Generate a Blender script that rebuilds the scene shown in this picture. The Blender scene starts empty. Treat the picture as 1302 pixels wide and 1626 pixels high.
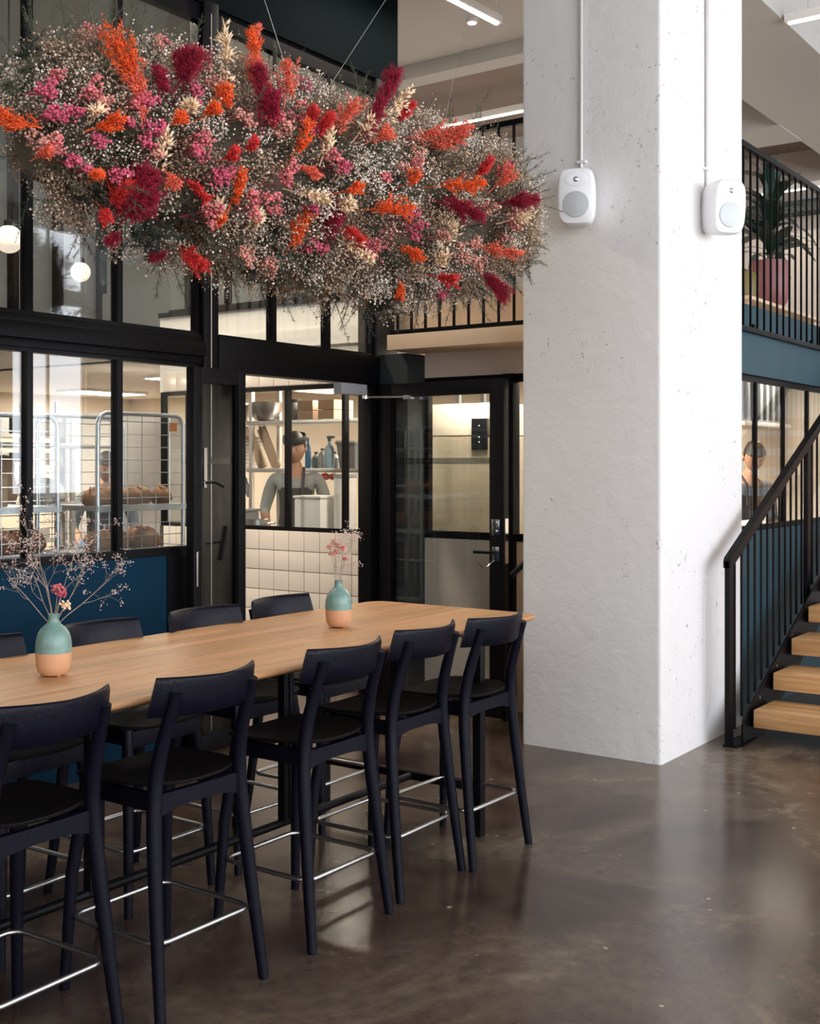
import bpy, bmesh, math, random
import numpy as np
from mathutils import Vector, Matrix, noise

SC = bpy.context.scene
COL = SC.collection
PI = math.pi
R = math.radians

# ------------------------------------------------------------------ camera
FPX, CXP, YHP, HC, TH = 1890.0, 651.0, 737.0, 1.6, R(35.5)
CT, ST = math.cos(TH), math.sin(TH)
cam_d = bpy.data.cameras.new('camera')
cam = bpy.data.objects.new('camera', cam_d)
COL.objects.link(cam)
cam.location = (0, 0, HC)
cam.rotation_euler = (PI / 2, 0, TH - PI / 2)
cam_d.sensor_fit = 'HORIZONTAL'
cam_d.sensor_width = 36.0
cam_d.lens = 36.0 * FPX / 1302.0
cam_d.shift_y = -(813.0 - YHP) / 1302.0
cam_d.clip_start = 0.05
cam_d.clip_end = 200
SC.camera = cam

# ------------------------------------------------------------------ world, colour management
w = bpy.data.worlds.new('world'); SC.world = w
w.use_nodes = True
w.node_tree.nodes['Background'].inputs[0].default_value = (0.55, 0.68, 0.95, 1)
w.node_tree.nodes['Background'].inputs[1].default_value = 1.0
SC.view_settings.view_transform = 'Standard'
SC.view_settings.look = 'None'
SC.view_settings.gamma = 1.0
SC.view_settings.use_curve_mapping = False
SC.view_settings.exposure = 0.08
SC.cycles.use_denoising = True
SC.cycles.transparent_max_bounces = 32
SC.cycles.max_bounces = 10
SC.cycles.diffuse_bounces = 4
SC.cycles.sample_clamp_indirect = 6.0
SC.cycles.caustics_reflective = False
SC.cycles.caustics_refractive = False


def area(name, loc, rot, sx, sy, power, col=(1, 1, 1)):
    d = bpy.data.lights.new(name, 'AREA')
    d.shape = 'RECTANGLE'; d.size = sx; d.size_y = sy
    d.energy = power; d.color = col
    o = bpy.data.objects.new(name, d); COL.objects.link(o)
    o.location = loc; o.rotation_euler = rot
    return o


# daylight entering through the tall windows of the hall (right wall and the wall behind the camera)
SKYC = (0.92, 0.95, 1.0)
WIN_R = [(-4.4, -2.0), (-1.4, 1.0), (1.6, 4.0), (4.6, 7.0), (7.6, 10.0), (11.1, 12.5)]   # x spans on the right wall
WIN_F = [(-3.8, -2.2), (-.6, 1.0), (2.4, 4.0)]              # y spans on the wall behind the camera
WALL_RY, WALL_FX = -5.5, -5.0
L_DAY = 7.5
for a0, a1 in WIN_R:
    for z0, z1 in ((1.15, 4.1), (4.34, 5.25)):
        A = (a1 - a0) * (z1 - z0)
        area('daylight', ((a0 + a1) / 2, WALL_RY - .12, (z0 + z1) / 2), (PI / 2, 0, 0), a1 - a0, z1 - z0, L_DAY * PI * A, SKYC)
for a0, a1 in WIN_F:
    for z0, z1 in ((1.15, 4.1), (4.34, 5.25)):
        A = (a1 - a0) * (z1 - z0)
        area('daylight', (WALL_FX - .12, (a0 + a1) / 2, (z0 + z1) / 2), (PI / 2, 0, -PI / 2), a1 - a0, z1 - z0, L_DAY * .36 * PI * A, (1, .95, .89))


def at(px, py, X=None, Y=None, Z=None):
    l = (px - CXP) / FPX; e = (YHP - py) / FPX
    rx, ry = CT + l * ST, ST - l * CT
    d = X / rx if X is not None else (Y / ry if Y is not None else (Z - HC) / e)
    return Vector((rx * d, ry * d, HC + e * d))


# ------------------------------------------------------------------ materials
MATS = {}


def nodes_of(name):
    m = bpy.data.materials.new(name); m.use_nodes = True
    nt = m.node_tree
    return m, nt, nt.nodes['Principled BSDF']


def plain(name, col, rough=.5, metal=0.0, var=0.0, vscale=8.0, bump=0.0, bscale=60.0, spec=.5, island=0.0, stretch=None, coat=0.0, trans=0.0):
    m, nt, b = nodes_of(name)
    b.inputs['Roughness'].default_value = rough
    b.inputs['Metallic'].default_value = metal
    b.inputs['Specular IOR Level'].default_value = spec
    if coat:
        b.inputs['Coat Weight'].default_value = coat
    N = nt.nodes; L = nt.links
    src = None
    tc = N.new('ShaderNodeTexCoord'); vec = tc.outputs['Object']
    if stretch:
        mp = N.new('ShaderNodeMapping'); mp.inputs['Scale'].default_value = stretch
        L.new(vec, mp.inputs[0]); vec = mp.outputs[0]
    b.inputs['Base Color'].default_value = (*col, 1)
    if var:
        nz = N.new('ShaderNodeTexNoise'); nz.inputs['Scale'].default_value = vscale; nz.inputs['Detail'].default_value = 6
        L.new(vec, nz.inputs['Vector'])
        mx = N.new('ShaderNodeMix'); mx.data_type = 'RGBA'
        mx.inputs[6].default_value = (*[c * (1 - var) for c in col], 1)
        mx.inputs[7].default_value = (*[min(1, c * (1 + var)) for c in col], 1)
        L.new(nz.outputs[0], mx.inputs[0]); src = mx.outputs[2]
    if island:
        g = N.new('ShaderNodeNewGeometry')
        hv = N.new('ShaderNodeHueSaturation')
        if src is not None:
            L.new(src, hv.inputs['Color'])
        else:
            hv.inputs['Color'].default_value = (*col, 1)
        mr = N.new('ShaderNodeMapRange'); mr.inputs[3].default_value = 1 - island; mr.inputs[4].default_value = 1 + island
        L.new(g.outputs['Random Per Island'], mr.inputs[0]); L.new(mr.outputs[0], hv.inputs['Value'])
        src = hv.outputs[0]
    if src is not None:
        L.new(src, b.inputs['Base Color'])
    if trans:
        b.inputs['Subsurface Weight'].default_value = 0
    if bump:
        nz2 = N.new('ShaderNodeTexNoise'); nz2.inputs['Scale'].default_value = bscale; nz2.inputs['Detail'].default_value = 5
        L.new(vec, nz2.inputs['Vector'])
        bp = N.new('ShaderNodeBump'); bp.inputs['Strength'].default_value = bump; bp.inputs['Distance'].default_value = .01
        L.new(nz2.outputs[0], bp.inputs['Height']); L.new(bp.outputs[0], b.inputs['Normal'])
    MATS[name] = m
    return m


def glow(name, col, strength):
    m, nt, b = nodes_of(name)
    b.inputs['Base Color'].default_value = (*col, 1)
    b.inputs['Emission Color'].default_value = (*col, 1)
    b.inputs['Emission Strength'].default_value = strength
    MATS[name] = m
    return m


def glass(name, tint=(.95, .97, .96), gain=1.0, ior=1.5):
    m = bpy.data.materials.new(name); m.use_nodes = True
    nt = m.node_tree; N = nt.nodes; L = nt.links
    N.clear()
    out = N.new('ShaderNodeOutputMaterial'); mix = N.new('ShaderNodeMixShader')
    tr = N.new('ShaderNodeBsdfTransparent'); tr.inputs[0].default_value = (*tint, 1)
    gl = N.new('ShaderNodeBsdfGlossy'); gl.inputs['Roughness'].default_value = 0.0
    fr = N.new('ShaderNodeFresnel'); fr.inputs[0].default_value = ior
    mu = N.new('ShaderNodeMath'); mu.operation = 'MULTIPLY'; mu.inputs[1].default_value = gain; mu.use_clamp = True
    # same reflectance on both faces of the thin pane
    ge = N.new('ShaderNodeNewGeometry'); mr = N.new('ShaderNodeMapRange')
    mr.inputs[3].default_value = ior; mr.inputs[4].default_value = 1.0 / ior
    L.new(ge.outputs['Backfacing'], mr.inputs[0]); L.new(mr.outputs[0], fr.inputs[0])
    L.new(fr.outputs[0], mu.inputs[0]); L.new(mu.outputs[0], mix.inputs[0])
    L.new(tr.outputs[0], mix.inputs[1]); L.new(gl.outputs[0], mix.inputs[2]); L.new(mix.outputs[0], out.inputs[0])
    MATS[name] = m
    return m


def wood(name, c0, c1, c2, scale=(1, 1, 1), rough=.45, stave=(.9, .075), bump=.05, rotz=0.0):
    """staved oak running along X"""
    m, nt, b = nodes_of(name)
    N = nt.nodes; L = nt.links
    tc = N.new('ShaderNodeTexCoord'); mp = N.new('ShaderNodeMapping'); mp.inputs['Scale'].default_value = scale; mp.inputs['Rotation'].default_value = (0, 0, rotz)
    L.new(tc.outputs['Object'], mp.inputs[0])
    br = N.new('ShaderNodeTexBrick'); br.inputs['Scale'].default_value = 1.0
    br.inputs['Brick Width'].default_value = stave[0]; br.inputs['Row Height'].default_value = stave[1]
    br.inputs['Mortar Size'].default_value = .0; br.inputs['Color1'].default_value = (0, 0, 0, 1); br.inputs['Color2'].default_value = (1, 1, 1, 1)
    br.inputs['Bias'].default_value = 0; br.offset = .37
    L.new(mp.outputs[0], br.inputs[0])
    mp2 = N.new('ShaderNodeMapping'); mp2.inputs['Scale'].default_value = (1.6, 26, 26)
    L.new(mp.outputs[0], mp2.inputs[0])
    ad = N.new('ShaderNodeVectorMath'); ad.operation = 'MULTIPLY_ADD'
    L.new(br.outputs[0], ad.inputs[0]); ad.inputs[1].default_value = (7.3, 3.1, 5.7); L.new(mp2.outputs[0], ad.inputs[2])
    nz = N.new('ShaderNodeTexNoise'); nz.inputs['Scale'].default_value = 1.0; nz.inputs['Detail'].default_value = 8; nz.inputs['Distortion'].default_value = .6
    L.new(ad.outputs[0], nz.inputs['Vector'])
    rp = N.new('ShaderNodeValToRGB')
    rp.color_ramp.elements[0].position = .28; rp.color_ramp.elements[0].color = (*c0, 1)
    rp.color_ramp.elements[1].position = .72; rp.color_ramp.elements[1].color = (*c2, 1)
    e = rp.color_ramp.elements.new(.5); e.color = (*c1, 1)
    L.new(nz.outputs[0], rp.inputs[0])
    hv = N.new('ShaderNodeHueSaturation'); L.new(rp.outputs[0], hv.inputs['Color'])
    mr = N.new('ShaderNodeMapRange'); mr.inputs[3].default_value = .86; mr.inputs[4].default_value = 1.12
    L.new(br.outputs[0], mr.inputs[0]); L.new(mr.outputs[0], hv.inputs['Value'])
    L.new(hv.outputs[0], b.inputs['Base Color'])
    b.inputs['Roughness'].default_value = rough
    bp = N.new('ShaderNodeBump'); bp.inputs['Strength'].default_value = bump; bp.inputs['Distance'].default_value = .004
    L.new(nz.outputs[0], bp.inputs['Height']); L.new(bp.outputs[0], b.inputs['Normal'])
    MATS[name] = m
    return m


plain('black_metal', (.0035, .003, .004), .36, 0, .25, 5, spec=.13)
plain('black_powder', (.004, .0035, .0045), .45, 0, .2, 9, bump=.05, bscale=300, spec=.16)
plain('black_wall', (.012, .016, .018), .7, 0, .25, 4)
plain('chair_wood', (.0034, .0031, .0085), .36, 0, .3, 6, bump=.25, bscale=40, stretch=(8, 8, 1.2), spec=.17)
plain('chair_seat', (.0045, .0036, .0038), .55, 0, .35, 6, bump=.2, bscale=40, stretch=(8, 1.2, 1.2), spec=.16)
plain('steel', (.58, .57, .56), .32, 1.0, .06, 6, bump=.03, bscale=200)
plain('galvanised', (.56, .59, .62), .38, 1.0, .2, 25)
plain('chrome', (.75, .75, .76), .12, 1.0)
plain('white_wall', (.80, .77, .73), .75, 0, .05, 2)
plain('cream_wall', (.78, .68, .56), .7, 0, .06, 2)
plain('beige_plaster', (.60, .49, .40), .8, 0, .10, 3, bump=.1, bscale=30)
plain('birch_ply', (.66, .48, .33), .55, 0, .10, 6, stretch=(6, .6, 6))
plain('ceiling_grey', (.47, .45, .42), .85, 0, .06, 2, bump=.1, bscale=20)
plain('ceiling_warm_light', (.26, .20, .17), .85, 0, .12, 2, bump=.1, bscale=20)  # far gallery ceiling: its dim warm light is put into the brown colour
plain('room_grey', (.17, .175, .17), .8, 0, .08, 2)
plain('dark_teal', (.0006, .0036, .0048), .75, 0, .18, 3, bump=.03, bscale=120, spec=.06)
plain('blue_teal', (.0012, .023, .048), .6, 0, .12, 4, bump=.03, bscale=120, spec=.10)
plain('fascia_teal', (.014, .055, .074), .55, 0, .15, 4, bump=.03, bscale=120)
plain('tile', (.80, .72, .63), .22, 0, .04, 3, spec=.5)
plain('grout', (.05, .045, .04), .9)
plain('speaker_white', (.86, .86, .86), .35, 0, .02, 5)
plain('speaker_grille', (.50, .51, .51), .5, .3, .1, 300)
plain('conduit', (.72, .71, .68), .35, .3)
plain('glaze_teal', (.165, .285, .245), .35, 0, .28, 45, bump=.1, bscale=150, spec=.6)
plain('bare_clay', (.63, .325, .17), .6, 0, .08, 25, bump=.08, bscale=120)
plain('loaf_dark', (.15, .05, .016), .7, 0, .55, 14, bump=.6, bscale=22)
plain('loaf_pale', (.31, .16, .075), .8, 0, .5, 16, bump=.6, bscale=22)
plain('cardboard', (.46, .30, .17), .8, 0, .08, 6)
plain('paper_sack', (.36, .22, .13), .7, 0, .25, 8, bump=.5, bscale=14)
plain('white_plastic', (.82, .78, .74), .4, 0, .03, 5)
plain('grey_plastic', (.30, .31, .33), .4)
plain('dark_plastic', (.02, .02, .022), .35)
plain('blue_plastic', (.05, .22, .45), .35)
plain('clear_blue', (.35, .55, .68), .25, 0, .2, 12)
plain('red_enamel', (.45, .03, .02), .35)
plain('oven_dark', (.045, .048, .05), .35, .6, .2, 5)
plain('brushed_beige', (.56, .47, .35), .38, .55, .12, 4, stretch=(1, 1, 6))
plain('skin', (.55, .30, .20), .55, 0, .08, 14)
plain('hair', (.022, .013, .010), .55, 0, .3, 40)
plain('hair_brown', (.06, .03, .018), .55, 0, .3, 40)
plain('shirt_grey', (.34, .36, .35), .85, 0, .12, 18, bump=.3, bscale=18)
plain('shirt_slate', (.17, .20, .21), .85, 0, .15, 18, bump=.3, bscale=18)
plain('apron', (.06, .055, .06), .85, 0, .2, 20, bump=.3, bscale=18)
plain('trouser', (.02, .02, .024), .85, 0, .2, 20)
plain('glove_blue', (.06, .32, .62), .45, 0, .1, 20)
plain('pot_pink', (.27, .10, .105), .45, 0, .10, 4)
plain('pot_olive', (.16, .12, .03), .5, 0, .10, 4)
plain('soil', (.03, .02, .013), .95, 0, .4, 30)
plain('plant_leaf', (.014, .040, .026), .4, 0, .35, 5, island=.3)
plain('plant_stem', (.06, .05, .03), .7, 0, .3, 12)
plain('sofa', (.16, .17, .17), .9, 0, .15, 20)
plain('screen_black', (.008, .008, .010), .15)
plain('rope_white', (.75, .74, .72), .5)
plain('fly_wire', (.55, .54, .50), .35, .6)
plain('orange_tag', (.80, .20, .02), .5)
plain('yellow_card', (.80, .42, .05), .6)
plain('window_frame', (.60, .60, .60), .45)
# dried flowers
plain('gyp_white', (.90, .80, .68), .8, island=.28)
plain('gyp_cream', (.70, .53, .38), .8, island=.35)
plain('gyp_tan', (.42, .27, .17), .85, island=.4)
plain('twig', (.24, .18, .12), .9, island=.45)
plain('fern_green', (.095, .105, .06), .85, island=.45)
plain('fern_dark', (.028, .036, .026), .9, island=.4)
plain('moss', (.085, .066, .045), 1.0, 0, .5, 25)
plain('orange', (.93, .125, .020), .75, island=.35)
plain('coral', (.88, .17, .095), .75, island=.3)
plain('scarlet', (.66, .030, .026), .75, island=.4)
plain('burgundy', (.33, .006, .030), .85, island=.5)
plain('cream_leaf', (.93, .68, .43), .7, island=.2)
plain('pink', (.70, .19, .19), .8, island=.35)
plain('magenta', (.62, .105, .17), .8, island=.35)
plain('pale_pink', (.70, .32, .25), .8, island=.3)
plain('dry_branch', (.42, .32, .25), .8, island=.2)
plain('dry_bloom', (.66, .52, .46), .8, island=.3)
glow('lamp_warm', (1, .86, .68), 9.0)
glow('lamp_cool', (1, .95, .88), 9.0)
glow('globe_glow', (1, .84, .70), .62)
plain('gallery_paint', (.55, .48, .42), .8, 0, .06, 2)
glow('oven_light', (1, .75, .42), 6.0)
glow('led_dot', (.7, .85, 1), 3.0)
glass('pane', (.95, .97, .965), 1.05)
glass('pane_door', (.94, .96, .955), 1.0)
glass('strip_film', (.62, .64, .68), 1.0)
wood('oak', (.46, .222, .094), (.57, .297, .136), (.66, .37, .185), rough=.42)
wood('oak_tread', (.44, .215, .085), (.60, .33, .135), (.70, .42, .20), rough=.45, stave=(.9, .06), rotz=PI / 2)

# pitted painted concrete of the pillar
m, nt, b = nodes_of('pillar_paint'); N = nt.nodes; L = nt.links
b.inputs['Base Color'].default_value = (.80, .775, .755, 1); b.inputs['Roughness'].default_value = .62
tc = N.new('ShaderNodeTexCoord')
n1 = N.new('ShaderNodeTexNoise'); n1.inputs['Scale'].default_value = 9; n1.inputs['Detail'].default_value = 8; n1.inputs['Roughness'].default_value = .62
L.new(tc.outputs['Object'], n1.inputs['Vector'])
vo = N.new('ShaderNodeTexVoronoi'); vo.inputs['Scale'].default_value = 21; vo.feature = 'SMOOTH_F1'
mixv = N.new('ShaderNodeVectorMath'); mixv.operation = 'MULTIPLY_ADD'; mixv.inputs[1].default_value = (.35, .35, .35)
L.new(n1.outputs['Color'], mixv.inputs[0]); L.new(tc.outputs['Object'], mixv.inputs[2]); L.new(mixv.outputs[0], vo.inputs['Vector'])
rp = N.new('ShaderNodeValToRGB'); rp.color_ramp.elements[0].position = .02; rp.color_ramp.elements[1].position = .13
L.new(vo.outputs['Distance'], rp.inputs[0])
msk = N.new('ShaderNodeTexNoise'); msk.inputs['Scale'].default_value = 1.5; msk.inputs['Detail'].default_value = 3; L.new(tc.outputs['Object'], msk.inputs['Vector'])
mrp = N.new('ShaderNodeValToRGB'); mrp.color_ramp.elements[0].position = .50; mrp.color_ramp.elements[1].position = .62; L.new(msk.outputs[0], mrp.inputs[0])
inv = N.new('ShaderNodeMath'); inv.operation = 'SUBTRACT'; inv.inputs[0].default_value = 1.0; L.new(rp.outputs[0], inv.inputs[1])
pit = N.new('ShaderNodeMath'); pit.operation = 'MULTIPLY'; L.new(inv.outputs[0], pit.inputs[0]); L.new(mrp.outputs[0], pit.inputs[1])
hs = N.new('ShaderNodeMath'); hs.operation = 'MULTIPLY_ADD'; hs.inputs[1].default_value = -1.0; L.new(pit.outputs[0], hs.inputs[0])
n2s = N.new('ShaderNodeMath'); n2s.operation = 'MULTIPLY'; n2s.inputs[1].default_value = .55; L.new(n1.outputs[0], n2s.inputs[0]); L.new(n2s.outputs[0], hs.inputs[2])
bp = N.new('ShaderNodeBump'); bp.inputs['Strength'].default_value = .85; bp.inputs['Distance'].default_value = .016
L.new(hs.outputs[0], bp.inputs['Height']); L.new(bp.outputs[0], b.inputs['Normal'])
MATS['pillar_paint'] = m

# polished stained concrete of the floor
m, nt, b = nodes_of('floor_concrete'); N = nt.nodes; L = nt.links
tc = N.new('ShaderNodeTexCoord')
n1 = N.new('ShaderNodeTexNoise'); n1.inputs['Scale'].default_value = 1.1; n1.inputs['Detail'].default_value = 9; n1.inputs['Roughness'].default_value = .62; n1.inputs['Distortion'].default_value = .8
L.new(tc.outputs['Object'], n1.inputs['Vector'])
rp = N.new('ShaderNodeValToRGB'); cr = rp.color_ramp
cr.elements[0].position = .34; cr.elements[0].color = (.033, .017, .013, 1)
cr.elements[1].position = .68; cr.elements[1].color = (.185, .142, .098, 1)
e = cr.elements.new(.46); e.color = (.066, .041, .031, 1)
e = cr.elements.new(.58); e.color = (.108, .077, .056, 1)
L.new(n1.outputs[0], rp.inputs[0])
n2 = N.new('ShaderNodeTexNoise'); n2.inputs['Scale'].default_value = 14; n2.inputs['Detail'].default_value = 8; n2.inputs['Roughness'].default_value = .7
L.new(tc.outputs['Object'], n2.inputs['Vector'])
ov = N.new('ShaderNodeMix'); ov.data_type = 'RGBA'; ov.blend_type = 'OVERLAY'; ov.inputs[0].default_value = .75
L.new(rp.outputs[0], ov.inputs[6]); L.new(n2.outputs[0], ov.inputs[7])
# pale aggregate flecks
vo = N.new('ShaderNodeTexVoronoi'); vo.inputs['Scale'].default_value = 6.5; vo.inputs['Randomness'].default_value = 1.0
mv = N.new('ShaderNodeVectorMath'); mv.operation = 'MULTIPLY_ADD'; mv.inputs[1].default_value = (.05, .05, .05)
L.new(n2.outputs['Color'], mv.inputs[0]); L.new(tc.outputs['Object'], mv.inputs[2]); L.new(mv.outputs[0], vo.inputs['Vector'])
fr = N.new('ShaderNodeValToRGB'); fr.color_ramp.elements[0].position = .045; fr.color_ramp.elements[0].color = (1, 1, 1, 1)
fr.color_ramp.elements[1].position = .065; fr.color_ramp.elements[1].color = (0, 0, 0, 1)
L.new(vo.outputs['Distance'], fr.inputs[0])
gate = N.new('ShaderNodeMath'); gate.operation = 'GREATER_THAN'; gate.inputs[1].default_value = .40
L.new(vo.outputs['Color'], gate.inputs[0])
fm = N.new('ShaderNodeMath'); fm.operation = 'MULTIPLY'; L.new(fr.outputs[0], fm.inputs[0]); L.new(gate.outputs[0], fm.inputs[1])
mx = N.new('ShaderNodeMix'); mx.data_type = 'RGBA'; mx.inputs[7].default_value = (.36, .30, .25, 1)
L.new(fm.outputs[0], mx.inputs[0]); L.new(ov.outputs[2], mx.inputs[6])
L.new(mx.outputs[2], b.inputs['Base Color'])
rr = N.new('ShaderNodeMapRange'); rr.inputs[3].default_value = .10; rr.inputs[4].default_value = .34
L.new(n1.outputs[0], rr.inputs[0]); L.new(rr.outputs[0], b.inputs['Roughness'])
b.inputs['Specular IOR Level'].default_value = .5
bp = N.new('ShaderNodeBump'); bp.inputs['Strength'].default_value = .06; bp.inputs['Distance'].default_value = .01
L.new(n2.outputs[0], bp.inputs['Height']); L.new(bp.outputs[0], b.inputs['Normal'])
MATS['floor_concrete'] = m


# ------------------------------------------------------------------ mesh helpers
class MB:
    """collects simple shapes and links them as one mesh object"""

    def __init__(s):
        s.v = []; s.f = []; s.mi = []; s.cur = 0

    def add(s, vs, fs):
        o = len(s.v)
        s.v += [tuple(p) for p in vs]
        for f in fs:
            s.f.append(tuple(i + o for i in f)); s.mi.append(s.cur)
        return s

    def box(s, x0, x1, y0, y1, z0, z1, bev=0.0, M=None):
        bm = bmesh.new()
        bmesh.ops.create_cube(bm, size=1.0)
        for v in bm.verts:
            v.co = Vector(((x0 + x1) / 2 + v.co.x * (x1 - x0), (y0 + y1) / 2 + v.co.y * (y1 - y0), (z0 + z1) / 2 + v.co.z * (z1 - z0)))
        if bev:
            bmesh.ops.bevel(bm, geom=list(bm.edges), offset=bev, segments=2, profile=.7, affect='EDGES')
        if M is not None:
            bmesh.ops.transform(bm, matrix=M, verts=bm.verts)
        bm.verts.index_update()
        s.add([v.co for v in bm.verts], [[v.index for v in f.verts] for f in bm.faces]); bm.free()
        return s

    def tube(s, pts, rad, n=10, closed=False, cap=True):
        pts = [Vector(p) for p in pts]
        m = len(pts)
        rad = rad if isinstance(rad, (list, tuple)) else [rad] * m
        rings = []
        up = None
        for i, p in enumerate(pts):
            a = pts[i - 1] if (i > 0 or closed) else p
            c = pts[(i + 1) % m] if (i < m - 1 or closed) else p
            t = (c - a).normalized()
            if up is None:
                up = Vector((0, 0, 1)) if abs(t.z) < .9 else Vector((1, 0, 0))
            x = (up - t * up.dot(t)).normalized(); y = t.cross(x); up = x
            rings.append([p + (x * math.cos(2 * PI * k / n) + y * math.sin(2 * PI * k / n)) * rad[i] for k in range(n)])
        vs = [q for r in rings for q in r]; fs = []
        last = m if closed else m - 1
        for i in range(last):
            j = (i + 1) % m
            for k in range(n):
                k2 = (k + 1) % n
                fs.append((i * n + k, i * n + k2, j * n + k2, j * n + k))
        if cap and not closed:
            fs.append(tuple(range(n - 1, -1, -1))); fs.append(tuple((m - 1) * n + k for k in range(n)))
        return s.add(vs, fs)

    def cyl(s, p0, p1, r0, r1=None, n=14):
        return s.tube([p0, p1], [r0, r0 if r1 is None else r1], n)

    def lathe(s, prof, n=28, c=(0, 0, 0)):
        vs = []; fs = []; m = len(prof)
        for r, z in prof:
            for k in range(n):
                a = 2 * PI * k / n
                vs.append((c[0] + max(r, 1e-4) * math.cos(a), c[1] + max(r, 1e-4) * math.sin(a), c[2] + z))
        for i in range(m - 1):
            for k in range(n):
                k2 = (k + 1) % n
                fs.append((i * n + k, i * n + k2, (i + 1) * n + k2, (i + 1) * n + k))
        fs.append(tuple(range(n - 1, -1, -1))); fs.append(tuple((m - 1) * n + k for k in range(n)))
        return s.add(vs, fs)

    def loft(s, rings, closed_ends=True):
        n = len(rings[0]); vs = [p for r in rings for p in r]; fs = []
        for i in range(len(rings) - 1):
            for k in range(n):
                k2 = (k + 1) % n
                fs.append((i * n + k, i * n + k2, (i + 1) * n + k2, (i + 1) * n + k))
        if closed_ends:
            fs.append(tuple(range(n - 1, -1, -1))); fs.append(tuple((len(rings) - 1) * n + k for k in range(n)))
        return s.add(vs, fs)

    def ball(s, c, rx, ry=None, rz=None, nu=14, nv=9, disp=0.0, seed=0.0, squash=None):
        ry = rx if ry is None else ry; rz = rx if rz is None else rz
        vs = []; fs = []
        for j in range(nv + 1):
            ph = PI * j / nv
            for k in range(nu):
                a = 2 * PI * k / nu
                d = Vector((math.sin(ph) * math.cos(a), math.sin(ph) * math.sin(a), math.cos(ph)))
                q = 1 + (disp * noise.noise(d * 1.9 + Vector((seed, seed * .7, 0))) if disp else 0)
                z = d.z * rz * q
                if squash is not None:
                    z = max(z, squash)
                vs.append((c[0] + d.x * rx * q, c[1] + d.y * ry * q, c[2] + z))
        for j in range(nv):
            for k in range(nu):
                k2 = (k + 1) % nu
                fs.append((j * nu + k, (j + 1) * nu + k, (j + 1) * nu + k2, j * nu + k2))
        return s.add(vs, fs)

    def build(s, name, mat, parent=None, smooth=True, mats=None):
        me = bpy.data.meshes.new(name)
        me.from_pydata(s.v, [], s.f)
        for mm in (mats or [mat]):
            me.materials.append(MATS[mm])
        if mats:
            me.polygons.foreach_set('material_index', s.mi)
        me.validate()
        bm = bmesh.new(); bm.from_mesh(me)
        bmesh.ops.remove_doubles(bm, verts=bm.verts, dist=1e-5)
        bmesh.ops.recalc_face_normals(bm, faces=bm.faces)
        bm.to_mesh(me); bm.free()
        if smooth:
            try:
                me.shade_smooth(); me.set_sharp_from_angle(angle=R(38))
            except Exception:
                pass
        o = bpy.data.objects.new(name, me); COL.objects.link(o)
        if parent is not None:
            o.parent = parent
        return o


def tag(o, label, cat, group=None):
    o['label'] = label; o['category'] = cat
    if group:
        o['group'] = group
    return o


def thing(name, label, cat, loc=(0, 0, 0), rz=0.0, group=None):
    o = bpy.data.objects.new(name, None); COL.objects.link(o)
    o.empty_display_size = .1
    o.location = loc; o.rotation_euler = (0, 0, rz)
    return tag(o, label, cat, group)


def struct(o, label=None):
    o['kind'] = 'structure'
    if label:
        o['label'] = label
    return o


def sroot(name, label, loc=(0, 0, 0)):
    o = bpy.data.objects.new(name, None); COL.objects.link(o); o.location = loc
    return struct(o, label)


def boxo(name, mat, ext, parent=None, bev=0.0):
    return MB().box(*ext, bev=bev).build(name, mat, parent)


def copy_tree(o, parent=None):
    c = o.copy(); COL.objects.link(c); c.parent = parent
    for ch in list(o.children):
        copy_tree(ch, c)
    return c


def fast_mesh(name, V, T, mat, parent=None, smooth=False):
    me = bpy.data.meshes.new(name)
    V = np.ascontiguousarray(V, dtype=np.float32); T = np.ascontiguousarray(T, dtype=np.int32)
    me.vertices.add(len(V)); me.vertices.foreach_set('co', V.ravel())
    me.loops.add(T.size); me.loops.foreach_set('vertex_index', T.ravel())
    me.polygons.add(len(T))
    me.polygons.foreach_set('loop_start', np.arange(0, T.size, 3, dtype=np.int32))
    me.materials.append(MATS[mat])
    me.update(calc_edges=True); me.validate()
    if smooth:
        me.shade_smooth()
    o = bpy.data.objects.new(name, me); COL.objects.link(o)
    if parent is not None:
        o.parent = parent
    return o


OCT_V = np.array([(1, 0, 0), (-1, 0, 0), (0, 1, 0), (0, -1, 0), (0, 0, 1), (0, 0, -1)], float)
OCT_T = np.array([(0, 2, 4), (2, 1, 4), (1, 3, 4), (3, 0, 4), (2, 0, 5), (1, 2, 5), (3, 1, 5), (0, 3, 5)])
# slender leaflet pointing along +Z from the origin
LEAF_V = np.array([(0, 0, 0), (.5, 0, .45), (0, .16, .45), (-.5, 0, .45), (0, -.16, .45), (0, 0, 1)], float)
LEAF_T = np.array([(0, 2, 1), (0, 3, 2), (0, 4, 3), (0, 1, 4), (5, 1, 2), (5, 2, 3), (5, 3, 4), (5, 4, 1)])
TRI_A = np.array([(math.cos(k * 2 * PI / 3), math.sin(k * 2 * PI / 3)) for k in range(3)])


def frames(D, rng):
    """per-direction orthonormal frames, columns x,y,z with z along D"""
    D = D / np.linalg.norm(D, axis=1, keepdims=True)
    q = rng.normal(size=D.shape)
    X = q - D * (q * D).sum(1, keepdims=True); X /= np.linalg.norm(X, axis=1, keepdims=True)
    Y = np.cross(D, X)
    return np.stack([X, Y, D], axis=2)


def scatter(TV, TT, P, F, S):
    """P n,3  F n,3,3  S n,3 -> merged arrays"""
    V = np.einsum('nij,nkj->nki', F, TV[None] * S[:, None, :]) + P[:, None, :]
    n, k = len(P), len(TV)
    T = (TT[None] + (np.arange(n) * k)[:, None, None]).reshape(-1, 3)
    return V.reshape(-1, 3), T


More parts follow.
